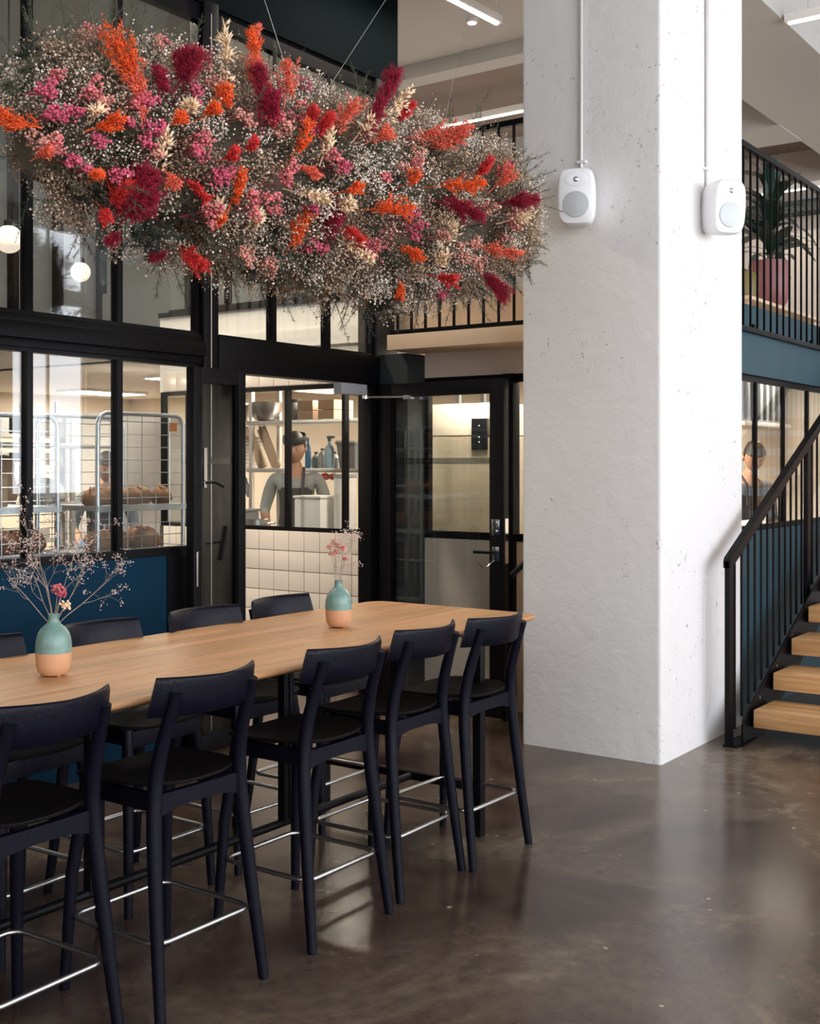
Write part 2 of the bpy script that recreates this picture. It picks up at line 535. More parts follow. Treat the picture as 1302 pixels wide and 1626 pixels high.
def strands(A, B, r0, r1, rng):
    n = len(A)
    F = frames(B - A, rng)
    ring = np.concatenate([TRI_A, np.zeros((3, 1))], 1)
    va = np.einsum('nij,kj->nki', F, ring)
    r0 = np.broadcast_to(np.asarray(r0, float), (n,)); r1 = np.broadcast_to(np.asarray(r1, float), (n,))
    V = np.concatenate([A[:, None] + va * r0[:, None, None], B[:, None] + va * r1[:, None, None]], 1)
    T0 = []
    for k in range(3):
        k2 = (k + 1) % 3
        T0 += [(k, k2, 3 + k2), (k, 3 + k2, 3 + k)]
    T = (np.array(T0)[None] + (np.arange(n) * 6)[:, None, None]).reshape(-1, 3)
    return V.reshape(-1, 3), T


def join(parts):
    Vs, Ts, o = [], [], 0
    for V, T in parts:
        Vs.append(V); Ts.append(T + o); o += len(V)
    return np.concatenate(Vs), np.concatenate(Ts)

# ================================================================== THE SETTING
GY = 4.84                    # hall face of the glazed wall
EX = 6.65                    # hall face of the end wall
HX0, HX1 = WALL_FX, 13.5
fl = boxo('floor', 'floor_concrete', (HX0 - .3, HX1, WALL_RY - .3, 12.8, -.12, 0))
struct(fl, 'dark brown polished concrete floor with pale flecks')
c1 = boxo('ceiling', 'ceiling_grey', (HX0 - .3, HX1, WALL_RY - .3, GY + .16, 5.5, 5.62))
struct(c1, 'pale grey concrete ceiling of the hall')

# window wall on the right hand side of the hall and the wall behind the camera, with real openings


def opening_wall(name, label, axis, pos, spans, lo, hi, t=.25):
    root = sroot(name, label)
    z_rows = [(1.15, 4.1), (4.34, 5.25)]
    mb = MB()

    def put(a0, a1, z0, z1):
        if axis == 'y':
            mb.box(a0, a1, pos - t, pos, z0, z1)
        else:
            mb.box(pos - t, pos, a0, a1, z0, z1)
    edges = [lo] + [q for s in spans for q in s] + [hi]
    for i in range(0, len(edges), 2):
        put(edges[i], edges[i + 1], 0, 5.5)
    for a0, a1 in spans:
        put(a0, a1, 0, 1.15); put(a0, a1, 4.1, 4.34); put(a0, a1, 5.25, 5.5)
    mb.build('masonry', 'white_wall', root)
    for a0, a1 in spans:
        fr = MB()
        for z0, z1 in z_rows:
            m = (a0 + a1) / 2
            for q0, q1 in ((a0, a0 + .05), (m - .025, m + .025), (a1 - .05, a1)):
                if axis == 'y':
                    fr.box(q0, q1, pos - .09, pos - .05, z0, z1)
                else:
                    fr.box(pos - .09, pos - .05, q0, q1, z0, z1)
        fr.build('window_frame', 'window_frame', root)
    return root


opening_wall('wall_right', 'white wall with tall windows on the far side of the hall', 'y', WALL_RY, WIN_R, HX0 - .3, HX1)
opening_wall('wall_front', 'white wall with tall windows opposite the pillar', 'x', WALL_FX, WIN_F, WALL_RY, GY + .16)

# --- glazed wall to the kitchen -------------------------------------------------
wl = sroot('wall_left', 'dark teal wall above the black steel glazing')
boxo('upper_wall', 'dark_teal', (HX0, 6.64, GY, GY + .16, 4.2, 5.5), wl)
boxo('lower_wall', 'dark_teal', (HX0, 1.30, GY, GY + .16, 0, 4.2), wl)
boxo('corner_post', 'black_wall', (6.45, 6.66, 4.62, GY, 0, 2.34), wl)
boxo('corner_post', 'black_wall', (6.40, 6.64, GY, GY + .16, 0, 4.2), wl)

POST0, POST1 = 4.777, 4.892
MUL = [1.95, 2.51, 3.075, 3.636, 4.198]


def window(name, label, x0, x1, z0, z1, mulls, fw=.035, y0=GY + .02, y1=GY + .075, edge=(.04, .04, .04, .04), axis='x', pane_mat='pane'):
    """edge = left, right, bottom, top frame widths"""
    root = sroot(name, label)

    def B(n, m, a0, a1, b0, b1, q0, q1):
        return boxo(n, m, (a0, a1, b0, b1, q0, q1) if axis == 'x' else (b0, b1, a0, a1, q0, q1), root)
    B('window_frame', 'black_metal', x0, x0 + edge[0], y0, y1, z0, z1)
    B('window_frame', 'black_metal', x1 - edge[1], x1, y0, y1, z0, z1)
    B('window_frame', 'black_metal', x0 + edge[0], x1 - edge[1], y0, y1, z0, z0 + edge[2])
    B('window_frame', 'black_metal', x0 + edge[0], x1 - edge[1], y0, y1, z1 - edge[3], z1)
    for m in mulls:
        B('mullion', 'black_metal', m - fw / 2, m + fw / 2, y0, y1, z0 + edge[2], z1 - edge[3])
    cuts = [x0 + edge[0]] + [q for m in mulls for q in (m - fw / 2, m + fw / 2)] + [x1 - edge[1]]
    ym = (y0 + y1) / 2
    for i in range(0, len(cuts), 2):
        B('pane', pane_mat, cuts[i], cuts[i + 1], ym - .004, ym + .004, z0 + edge[2], z1 - edge[3])
    return root


window('window_1', 'tall upper steel window left of the black post', 1.30, POST0, 2.315, 4.20, MUL, edge=(.04, .02, .03, .10))
window('window_2', 'tall upper steel window between the black post and the room corner', POST1, 6.42, 2.315, 4.20, [5.40, 5.917], edge=(.02, .05, .03, .10))
window('window_3', 'lower steel window with bread racks behind it', 1.30, POST0, 1.10, 2.175, MUL, edge=(.04, .03, .045, .03))

t1 = sroot('trim_1', 'black steel post and transom of the glazed wall')
boxo('post', 'black_metal', (POST0, POST1, GY - .01, GY + .10, 0, 4.22), t1, .004)
boxo('post_highlight', 'steel', (POST0 + .052, POST0 + .060, GY - .0125, GY - .009, 0, 4.15), t1)  # steel strip drawing the bright highlight line on the post
boxo('transom', 'black_metal', (1.30, POST0, GY - .03, GY + .10, 2.205, 2.285), t1, .005)
boxo('transom_rail', 'black_metal', (1.30, POST0, GY + .0, GY + .09, 2.165, 2.205), t1, .003)
boxo('transom_rail', 'black_metal', (1.30, POST0, GY + .0, GY + .09, 2.285, 2.325), t1, .003)
boxo('transom', 'black_metal', (POST1, 6.42, GY - .015, GY + .10, 2.13, 2.325), t1, .004)
boxo('door_jamb', 'black_metal', (6.33, 6.42, GY - .005, GY + .10, 0, 2.13), t1, .003)
boxo('door_jamb', 'black_metal', (POST1, 5.02, GY - .005, GY + .10, 0, 2.13), t1, .003)
pn = sroot('wall_panel', 'deep blue painted panel below the bread rack window')
boxo('panel', 'blue_teal', (1.30, 4.51, GY + .005, GY + .08, 0, 1.10), pn)
boxo('panel_edge', 'black_metal', (4.51, POST0, GY + .0, GY + .09, 0, 1.10), pn)

# --- end wall of the hall with the bakery window, and the tiled wall in the kitchen
wb = sroot('wall_back', 'beige plastered end wall under the gallery')
boxo('plaster', 'beige_plaster', (EX, EX + .12, 3.99, 4.62, 0, 1.10), wb)
boxo('plaster', 'beige_plaster', (EX, EX + .12, 3.436, 4.62, 2.185, 2.46), wb)
boxo('timber_panel', 'birch_ply', (EX + .01, EX + .10, 3.436, 3.91, 0, 1.10), wb)
boxo('frame_upright', 'black_metal', (EX - .035, EX + .05, 3.905, 3.99, 0, 2.185), wb, .003)
window('window_4', 'bakery window in the end wall behind the open glass door', 3.436, 4.62, 1.10, 2.185, [3.95], fw=.05, y0=EX, y1=EX + .05, edge=(.02, .03, .05, .055), axis='y')

tw = sroot('wall_kitchen', 'white tiled kitchen wall below an inner window')
boxo('wall_core', 'grout', (6.722, 6.84, GY + .16, 7.3, 0, 1.10), tw)
boxo('wall_core', 'white_wall', (6.722, 6.84, GY + .16, 7.3, 2.185, 2.79), tw)
boxo('wall_cap', 'black_metal', (6.70, 6.86, GY + .16, 7.3, 2.79, 2.825), tw)
tile_me = None
P = .150
for r in range(8):
    for c in range(15):
        z1 = 1.10 - r * P; y0 = GY + .165 + c * P
        if z1 - P < -.01:
            continue
        if tile_me is None:
            o = MB().box(-.010, 0, 0, P - .005, -(P - .005), 0, bev=.0015).build('tile', 'tile', tw)
            tile_me = o.data
        else:
            o = bpy.data.objects.new('tile', tile_me); COL.objects.link(o); o.parent = tw
        o.location = (6.724, y0, z1)
for c in range(15):
    o = bpy.data.objects.new('tile', tile_me); COL.objects.link(o); o.parent = tw
    o.location = (6.724, GY + .165 + c * P, 2.185 + P)
window('window_5', 'inner bakery window above the white tiles', GY + .16, 7.3, 1.10, 2.185, [5.393, 5.943, 6.493, 7.0], fw=.03, y0=6.73, y1=6.78, edge=(.03, .03, .03, .03), axis='y')

# --- gallery (mezzanine) slab, ledge, fascia ------------------------------------
gs = sroot('gallery_floor', 'gallery slab over the bakery')
boxo('slab', 'white_wall', (6.70, HX1, 2.70, 12.5, 2.47, 2.60), gs)
boxo('fascia', 'fascia_teal', (7.13, HX1, 2.63, 2.70, 2.17, 2.61), gs)
boxo('ledge', 'birch_ply', (6.30, 6.72, 3.436, 4.68, 2.35, 2.45), gs, .004)
boxo('riser', 'birch_ply', (6.60, 6.70, 3.436, GY, 2.45, 2.71), gs)
boxo('soffit', 'white_wall', (0, 6.84, 7.3, 12.5, 2.47, 2.60), gs)
wf = sroot('wall_bakery', 'dark teal panel below the bakery window beside the stair')
boxo('panel', 'fascia_teal', (7.13, HX1, 2.64, 2.74, 0, 1.17), wf)
window('window_6', 'bakery window beside the stair', 7.13, HX1, 1.17, 2.175, [7.602, 8.157, 8.692, 9.23, 9.77, 10.3, 10.84, 11.4, 12.0, 12.6], fw=.022, y0=2.655, y1=2.685, edge=(.03, .03, .035, .045))

# --- enclosing walls of the kitchen, bakery and gallery
wk = sroot('wall_far', 'pale walls at the back of the kitchen and gallery')
boxo('kitchen_back', 'cream_wall', (0, HX1, 12.4, 12.6, 0, 2.47), wk)
boxo('upper_back', 'room_grey', (-.1, HX1, 9.6, 9.75, 2.60, 4.9), wk)
for px in (26, 97, 166, 244, 300, 385, 470):  # black posts standing in for reflections of posts in the upper glass
    X = at(px, 400, Y=9.5).x
    boxo('reflected_post', 'black_metal', (X - .03, X + .03, 9.5, 9.6, 2.60, 4.9), wk)
boxo('kitchen_side', 'white_wall', (-.15, 0, GY + .16, 12.6, 0, 4.9), wk)
boxo('bakery_back', 'cream_wall', (10.9, 11.0, 2.74, 12.4, 0, 2.47), wk)
boxo('gallery_back', 'gallery_paint', (12.6, 12.75, 2.63, 9.6, 2.60, 4.9), wk)
boxo('stair_end', 'white_wall', (HX1 - .1, HX1, WALL_RY, 2.63, 0, 5.5), wk)
c2 = sroot('ceiling_gallery', 'concrete ceiling and beams above the gallery')
boxo('ceiling_panel', 'room_grey', (0, 6.64, GY + .16, 9.7, 4.9, 5.0), c2)
boxo('ceiling_panel', 'ceiling_grey', (6.64, 8.05, GY + .16, 9.7, 4.9, 5.0), c2)
boxo('ceiling_panel', 'ceiling_grey', (6.64, 8.05, 3.42, GY + .16, 4.9, 5.0), c2)
boxo('ceiling_panel', 'ceiling_warm_light', (8.05, HX1, 3.42, 9.7, 4.9, 5.0), c2)
boxo('beam', 'ceiling_grey', (8.0, 8.2, 3.42, 9.6, 4.78, 4.92), c2)
boxo('beam', 'ceiling_grey', (10.4, 11.0, 3.42, 9.6, 4.57, 4.92), c2)
boxo('edge_beam', 'ceiling_grey', (7.1, HX1, 2.60, 3.44, 4.58, 5.5), c2)
boxo('edge_wall', 'ceiling_grey', (6.5, 6.66, 3.42, GY, 4.9, 5.5), c2)
boxo('pipe_duct', 'black_wall', (12.3, 12.55, 3.42, 4.75, 4.20, 4.32), c2)

# --- pillar
pl = MB()
NX, NZ = 1, 1
bm = bmesh.new()
bmesh.ops.create_cube(bm, size=1)
for v in bm.verts:
    v.co = Vector((5.92 + (v.co.x + .5) * 1.21, 2.585 + (v.co.y + .5) * .851, (v.co.z + .5) * 5.5))
es = [e for e in bm.edges if abs(e.verts[0].co.z - e.verts[1].co.z) > 1 and e.verts[0].co.x < 6]
bmesh.ops.bevel(bm, geom=es, offset=.022, segments=4, profile=.5, affect='EDGES')
me = bpy.data.meshes.new('pillar'); bm.to_mesh(me); bm.free(); me.materials.append(MATS['pillar_paint'])
me.shade_smooth(); me.set_sharp_from_angle(angle=R(40))
po = bpy.data.objects.new('pillar', me); COL.objects.link(po)
tag(po, 'massive white painted concrete pillar with pitted surface', 'pillar')

# ================================================================== LIGHT FITTINGS OF THE KITCHEN AND GALLERY
WARM = (1, .87, .72)


def ceiling_panel_light(x, y, z, sx, sy, power, label, col=WARM, group='ceiling panel lights in the bakery', mat='lamp_warm'):
    t = thing('ceiling_light', label, 'light', (x, y, z), 0, group)
    boxo('frame', 'white_plastic', (-sx / 2 - .02, sx / 2 + .02, -sy / 2 - .02, sy / 2 + .02, -.03, 0), t)
    boxo('diffuser', mat, (-sx / 2, sx / 2, -sy / 2, sy / 2, -.036, -.03), t)
    a = area('panel_glow', (x, y, z - .045), (0, 0, 0), sx, sy, power, col)
    return t


LB = 'flat square light panel set in the bakery ceiling'
ceiling_panel_light(8.3, 4.0, 2.47, .6, .6, 72, LB)
ceiling_panel_light(6.93, 4.35, 2.46, .22, .5, 42, LB)  # unseen light added to brighten the cabinet behind the end wall window
ceiling_panel_light(8.3, 6.2, 2.47, .6, .6, 76, LB)
ceiling_panel_light(9.9, 4.9, 2.47, .6, .6, 72, LB)
ceiling_panel_light(8.3, 8.6, 2.47, .6, .6, 72, LB)
ceiling_panel_light(5.2, 8.3, 2.47, .6, .6, 72, LB)
ceiling_panel_light(3.0, 8.6, 2.47, .6, .6, 62, LB)
ceiling_panel_light(9.4, 11.2, 2.47, .9, .5, 70, LB)
ceiling_panel_light(9.9, 3.4, 2.47, .5, .5, 46, LB)
# unseen row added to light the kitchen racks, high up under the ceiling
ceiling_panel_light(4.3, 6.2, 4.9, 1.6, .3, 115, 'unseen long panel added to light the open kitchen racks', group='added panel lights above the open kitchen')
ceiling_panel_light(5.9, 6.2, 4.9, 1.0, .3, 70, 'unseen long panel added to light the open kitchen racks', group='added panel lights above the open kitchen')


def strip_light(p0, p1, label, hang=None, power=0, mat='lamp_cool', cable=False):
    p0 = Vector(p0); p1 = Vector(p1); c = (p0 + p1) / 2
    d = p1 - p0; L_ = d.length; rz = math.atan2(d.y, d.x)
    t = thing('strip_light', label, 'light', c, rz, None)
    boxo('housing', 'white_plastic', (-L_ / 2, L_ / 2, -.035, .035, 0, .055), t, .004)
    boxo('tube', mat, (-L_ / 2 + .02, L_ / 2 - .02, -.012, .012, -.010, 0), t)
    if hang:
        for s in (-.38, .38):
            MB().cyl((s * L_, 0, .05), (s * L_, 0, hang - c.z), .003, n=6).build('suspension_wire', 'fly_wire', t)
    if cable:
        MB().tube([(L_ / 2 - .02, 0, .05), (L_ / 2 + .03, .01, .10), (L_ / 2 + .02, .02, .17), (L_ / 2 - .15, .02, .22), (L_ / 2 - .5, .02, .28), (L_ / 2 - .9, .02, hang - c.z)], .007, 8).build('cable', 'rope_white', t)
    if power:
        area('strip_glow', c - Vector((0, 0, .02)), (0, 0, rz), L_, .05, power, (1, .9, .78))
    return t


strip_light((5.75, 4.46, 4.72), (7.24, 4.39, 4.72), 'white strip light with a looped cable hung beside the dark teal wall', 5.5, 18, cable=True)
strip_light((8.9, 3.9, 4.64), (8.9, 8.6, 4.64), 'long strip light glowing above the gallery railing over the glass doors', 4.9, 45)
strip_light((7.95, 1.35, 4.55), (7.95, 2.58, 4.55), 'white strip light hung in front of the beam beside the pillar', 5.5, 10)
strip_light((12.0, 3.45, 4.36), (12.0, 4.25, 4.36), 'strip light glowing above the plant on the gallery', 4.9, 7)
sp = thing('spotlight', 'small round spotlight on the ceiling behind the strip light', 'light', (7.45, 4.75, 4.9))
MB().lathe([(.04, -.03), (.045, -.02), (.045, 0)], 18).build('housing', 'white_plastic', sp)
MB().lathe([(.03, -.034), (.03, -.030)], 18).build('lens', 'lamp_cool', sp)
for (px, py, Y, r, lb) in ((14, 380, 7.2, .098, 'round glowing globe lamp behind the upper window, the larger one in view'), (128, 432, 8.8, .09, 'round glowing globe lamp behind the upper window, beyond the larger one')):
    p = at(px, py, Y=Y)
    t = thing('globe_lamp', lb, 'light', (p.x, p.y, p.z))
    MB().ball((0, 0, 0), r, nu=24, nv=16).build('globe', 'globe_glow', t)
    MB().lathe([(.035, r - .012), (.035, r + .03), (.012, r + .05)], 14).build('cap', 'black_metal', t)
    MB().cyl((0, 0, r + .04), (0, 0, 4.9 - p.z), .006, n=8).build('rod', 'black_metal', t)
# ================================================================== DOORS
def door_leaf(name, label, loc, rz, W, H, stile=.075, top=.085, bottom=.10):
    """leaf along local +X from the hinge, thickness along Y"""
    r = sroot(name, label); r.location = loc; r.rotation_euler = (0, 0, rz)
    T = .028
    boxo('stile', 'black_powder', (0, stile, -T, T, .012, H), r, .004)
    boxo('stile', 'black_powder', (W - stile, W, -T, T, .012, H), r, .004)
    boxo('rail', 'black_powder', (stile, W - stile, -T, T, H - top, H), r, .004)
    boxo('rail', 'black_powder', (stile, W - stile, -T, T, .012, bottom), r, .004)
    p = boxo('pane', 'pane_door', (stile, W - stile, -.004, .004, bottom, H - top), r)
    for s in (-1, 1):
        boxo('glazing_bead', 'black_metal', (stile, stile + .012, s * .012 - .006, s * .012 + .006, bottom, H - top), r)
        boxo('glazing_bead', 'black_metal', (W - stile - .012, W - stile, s * .012 - .006, s * .012 + .006, bottom, H - top), r)
    boxo('safety_strip', 'strip_film', (stile, W - stile, -.0055, -.0045, 1.60, 1.64), r)
    return r, T


# narrow leaf folded right back against the wall (hinge at X 5.03)
d1, T = door_leaf('door_1', 'narrow black glazed door leaf folded back against the window', (5.03, GY - .062, 0), PI + R(2.5), .43, 2.135, stile=.062)
hp = MB().box(.335, .36, T, T + .012, 1.47, 1.69, bev=.002); hp.cyl((.348, T + .01, 1.50), (.348, T + .05, 1.50), .008)
h = hp.build('handle_plate', 'chrome', d1)
MB().tube([(.348, T + .05, 1.50), (.32, T + .055, 1.50), (.25, T + .055, 1.475)], .008, 8).build('lever', 'black_powder', h)
MB().box(.40, .415, T, T + .008, .93, 1.12, bev=.002).build('bolt', 'chrome', d1)
# wide leaf opened square to the wall, standing in front of the end wall
d2, T = door_leaf('door_2', 'wide black glazed door leaf standing open in front of the end wall', (6.41, GY - .03, 0), -PI / 2 - R(.8), .985, 2.135, stile=.10, top=.09)
# local -Y side faces the hall (toward -X) for this rotation
lk = MB().box(.90, .96, -T - .010, -T, 1.155, 1.255, bev=.003)
lk.box(.985, .990, -.018, .018, .98, 1.26)
lk.cyl((.93, -T, 1.235), (.93, -T - .025, 1.235), .014); lk.cyl((.93, -T, 1.18), (.93, -T - .022, 1.18), .012)
lk.build('lock_plate', 'chrome', d2)
h = MB().box(.905, .955, -T - .010, -T, .99, 1.085, bev=.003).build('handle_plate', 'chrome', d2)
MB().tube([(.93, -T, 1.05), (.93, -T - .055, 1.05), (.90, -T - .06, 1.05), (.80, -T - .06, 1.05)], .010, 8).build('lever', 'black_powder', h)
MB().tube([(.92, -T - .015, 1.0), (.90, -T - .05, .965), (.86, -T - .05, .955), (.82, -T - .045, .985)], .003, 6).build('key_ring', 'chrome', h)
# door closer: body on the head of the frame, arm to the wide leaf
dc = thing('door_closer', 'steel door closer with a thin arm above the doorway', 'door closer', (5.95, GY - .03, 2.085))
boxo('body', 'grey_plastic', (-.03, .24, -.05, .015, -.035, .035), dc, .006)
MB().cyl((.26, -.02, 0), (.26, -.02, -.055), .02).build('spindle', 'chrome', dc)
MB().tube([(.26, -.02, -.045), (.40, -.26, -.045)], .007, 8).build('arm', 'steel', dc)
boxo('bracket', 'chrome', (.385, .425, -.30, -.235, -.06, -.03), dc, .003)
# short handrail fixed to the hidden side of the pillar
hr = thing('handrail', 'short black handrail end sloping beside the pillar and the open door', 'handrail', (6.28, 3.56, 0))
MB().tube([(-.10, .10, .93), (.0, .04, 1.02), (.12, -.03, 1.14)], .018, 10).build('rail', 'black_metal', hr)
MB().tube([(.02, .02, 1.04), (.02, -.125, 1.02)], .008, 8).build('bracket', 'black_metal', hr)

# ================================================================== GALLERY RAILINGS
def flat_railing(name, label, A, B, ztop, zbot, n, post_at=(), bar=.010, tw_=.05, th=.012, balz=None):
    A = Vector(A); B = Vector(B); d = B - A; L_ = d.length
    t = thing(name, label, 'railing', (A.x, A.y, zbot), math.atan2(d.y, d.x))
    H = ztop - zbot
    boxo('top_rail', 'black_metal', (0, L_, -.02, .02, H - .035, H), t, .003)
    boxo('bottom_rail', 'black_metal', (0, L_, -.012, .012, 0, .03), t, .002)
    me = None
    for i in range(n):
        x = L_ * (i + .5) / n
        if me is None:
            o = boxo('baluster', 'black_metal', (-bar / 2, bar / 2, -bar, bar, .03, H - .03), t); me = o.data
        else:
            o = bpy.data.objects.new('baluster', me); COL.objects.link(o); o.parent = t
        o.location = (x, 0, 0)
    for x in post_at:
        p = boxo('post', 'black_metal', (x - .035, x + .035, -.015, .015, 0, H), t, .002)
    return t


flat_railing('gallery_railing', 'black bar railing along the timber ledge above the glass doors', (6.325, 3.45), (6.325, 4.665), 3.715, 2.45, 11)
g2 = flat_railing('gallery_railing', 'black bar railing on the teal gallery edge beside the pillar', (7.15, 2.605), (8.93, 2.605), 3.60, 2.43, 14, post_at=(1.72,), bar=.007)
for z in (.28, .80):
    MB().cyl((1.72, -.015, z), (1.72, -.03, z), .012, n=10).build('bolt', 'chrome', g2)
for x in (.3, 1.5):
    boxo('fixing_lug', 'black_metal', (x - .02, x + .02, .012, .03, 0, .06), g2)

# ================================================================== STAIR BESIDE THE PILLAR
SX, SY, RISE, GO = 6.70, 2.36, .165, .340
stt = thing('staircase', 'open riser stair with thick oak treads and black steel stringer beside the pillar', 'stairs', (SX, SY, 0))
SW = 1.25
for i in range(12):
    z = .19 + i * RISE; x = i * GO
    boxo('tread', 'oak_tread', (x, x + GO + .02, -SW, 0, z - .10, z), stt, .005)
    for yy in (.005, -SW - .03):
        boxo('tread_bracket', 'black_metal', (x + .05, x + GO - .03, yy, yy + .025, z - .108, z - .062), stt)
for yy in (.03, -SW - .042):
    sm = MB()
    q = RISE / GO; X1 = 12 * GO
    pts = [(-.10, 0), (-.10, .12), (.02, .20), (X1, .20 + q * X1), (X1, q * X1 - .14), (.24, 0)]
    vs = [(x, yy - .006, z) for x, z in pts] + [(x, yy + .006, z) for x, z in pts]
    n = len(pts)
    sm.add(vs, [tuple(range(n)), tuple(range(2 * n - 1, n - 1, -1))] + [(k, (k + 1) % n, (k + 1) % n + n, k + n) for k in range(n)])
    sm.build('stringer', 'black_metal', stt)
boxo('base_plate', 'black_metal', (-.13, .10, .01, .12, 0, .012), stt)

rl = thing('stair_railing', 'black steel bar railing with flat handrail on the stair beside the pillar', 'railing', (6.57, 2.455, 0))
q = RISE / GO
X1 = 4.0
hz = lambda x: 1.05 + q * x
boxo('post', 'black_powder', (-.035, .03, -.014, .014, 0, 1.05), rl, .002)
boxo('post', 'black_powder', (1.40, 1.47, -.014, .014, .55, hz(1.42)), rl, .002)
sm = MB(); dz = .06
vs = []
for yy in (-.022, .022):
    vs += [(-.035, yy, 1.05), (-.02, yy, 1.07), (X1, yy, hz(X1) + .03), (X1, yy, hz(X1) - .03), (.0, yy, 1.015), (-.035, yy, 1.01)]
n = 6
sm.add(vs, [tuple(range(n)), tuple(range(2 * n - 1, n - 1, -1))] + [(k, (k + 1) % n, (k + 1) % n + n, k + n) for k in range(n)])
sm.build('handrail', 'black_powder', rl)
bal = None
for i in range(34):
    x = .085 + i * .112
    if abs(x - 1.435) < .05:
        continue
    zb = max(.03, .10 + q * (x - .13)); zt = hz(x)
    o = boxo('baluster', 'black_powder', (x - .006, x + .006, -.006, .006, zb, zt), rl)
for i in range(7):
    x = .30 + i * .30; zb = .10 + q * (x - .13)
    MB().cyl((x, -.075, zb + .05), (x, -.045, zb + .05), .010, n=8).build('bolt', 'chrome', rl)
boxo('foot_plate', 'black_metal', (-.05, .16, -.06, .02, 0, .01), rl)

# ================================================================== SPEAKERS AND CONDUITS
def rrect(hw, hh, bulge, n=40, p=5.0):
    pts = []
    for k in range(n):
        a = 2 * PI * k / n
        c, s = math.cos(a), math.sin(a)
        x = hw * math.copysign(abs(c) ** (2 / p), c); z = hh * math.copysign(abs(s) ** (2 / p), s)
        x *= 1 - bulge * (z / hh) ** 2
        pts.append((x, z))
    return pts


def speaker(label, loc, az, tilt):
    t = thing('loudspeaker', label, 'speaker', loc, 0)
    t.rotation_euler = (tilt, 0, az)     # front faces local -Y
    rings = []
    for y, s in ((.085, .80), (.075, .90), (.02, .985), (-.05, 1.0), (-.075, .985), (-.088, .94), (-.092, .88)):
        rings.append([(x * s, y, z * s) for x, z in rrect(.102, .152, .10)])
    MB().loft(rings).build('cabinet', 'speaker_white', t)
    w_ = MB()
    V = []; F = []
    n = 30
    prof = [(.070, -.094), (.068, -.097), (.060, -.098), (.03, -.101), (.001, -.102)]
    for r, y in prof:
        for k in range(n):
            a = 2 * PI * k / n
            V.append((r * math.cos(a), y, -.045 + r * math.sin(a)))
    for i in range(len(prof) - 1):
        for k in range(n):
            F.append((i * n + k, i * n + (k + 1) % n, (i + 1) * n + (k + 1) % n, (i + 1) * n + k))
    F.append(tuple(range(n)))
    w_.add(V, F); w_.build('woofer_grille', 'speaker_grille', t)
    tw_ = MB(); tw_.ball((0, -.090, .088), .016, .008, .016); tw_.build('tweeter', 'chrome', t)
    fl_ = MB(); V = []; F = []
    for r, y in ((.050, -.0925), (.046, -.0945), (.02, -.0935), (.0, -.0930)):
        for k in range(n):
            a = 2 * PI * k / n
            V.append((max(r, .0005) * 1.25 * math.cos(a), y, .088 + max(r, .0005) * .8 * math.sin(a)))
    for i in range(3):
        for k in range(n):
            F.append((i * n + k, i * n + (k + 1) % n, (i + 1) * n + (k + 1) % n, (i + 1) * n + k))
    fl_.add(V, F); fl_.build('waveguide', 'speaker_white', t)
    return t


s1 = speaker('white loudspeaker on the face of the pillar toward the oak table', (5.795, 3.015, 3.045), -PI / 2 + R(22), R(4))
MB().tube([(0, .07, 0), (0, .135, .0)], .03, 12).build('bracket', 'speaker_white', s1)
s2 = speaker('white loudspeaker angled off the face of the pillar toward the stair', (6.50, 2.47, 3.045), R(231.7 + 90 - 360), R(5))
MB().tube([(0, .07, 0), (.02, .155, .0)], .03, 12).build('bracket', 'speaker_white', s2)
for lb, p0, p1 in (('thin white conduit running down the pillar to the speaker facing the table', (5.905, 3.049, 3.16), (5.905, 3.049, 5.5)),
                   ('thin grey conduit running down the stair side of the pillar', (6.535, 2.57, 3.18), (6.535, 2.57, 5.5))):
    t = thing('conduit', lb, 'pipe', p0)
    h = p1[2] - p0[2]
    MB().cyl((0, 0, 0), (0, 0, h), .0115, n=12).build('pipe', 'conduit', t)
    for z in (.10, 1.2):
        if p0[0] < 6:
            boxo('clip', 'speaker_white', (-.014, .014, -.03, .02, z, z + .016), t, .002)
        else:
            boxo('clip', 'speaker_white', (-.03, .02, -.014, .014, z, z + .016), t, .002)

# ================================================================== OAK TABLE
TX0, TX1, TY0, TY1, TZ = 1.22, 4.815, 2.685, 3.645, .910
tb = thing('table', 'long oak bar height table with rounded corners and black steel frame', 'table', ((TX0 + TX1) / 2, (TY0 + TY1) / 2, 0))
hx, hy = (TX1 - TX0) / 2, (TY1 - TY0) / 2


def slab_ring(ins, z, rc=.09, n=8):
    pts = []
    for cx_, cy_, a0 in ((hx - rc, hy - rc, 0), (-hx + rc, hy - rc, PI / 2), (-hx + rc, -hy + rc, PI), (hx - rc, -hy + rc, 1.5 * PI)):
        for k in range(n + 1):
            a = a0 + PI / 2 * k / n
            pts.append((cx_ + (rc - ins) * math.cos(a), cy_ + (rc - ins) * math.sin(a), z))
    return pts


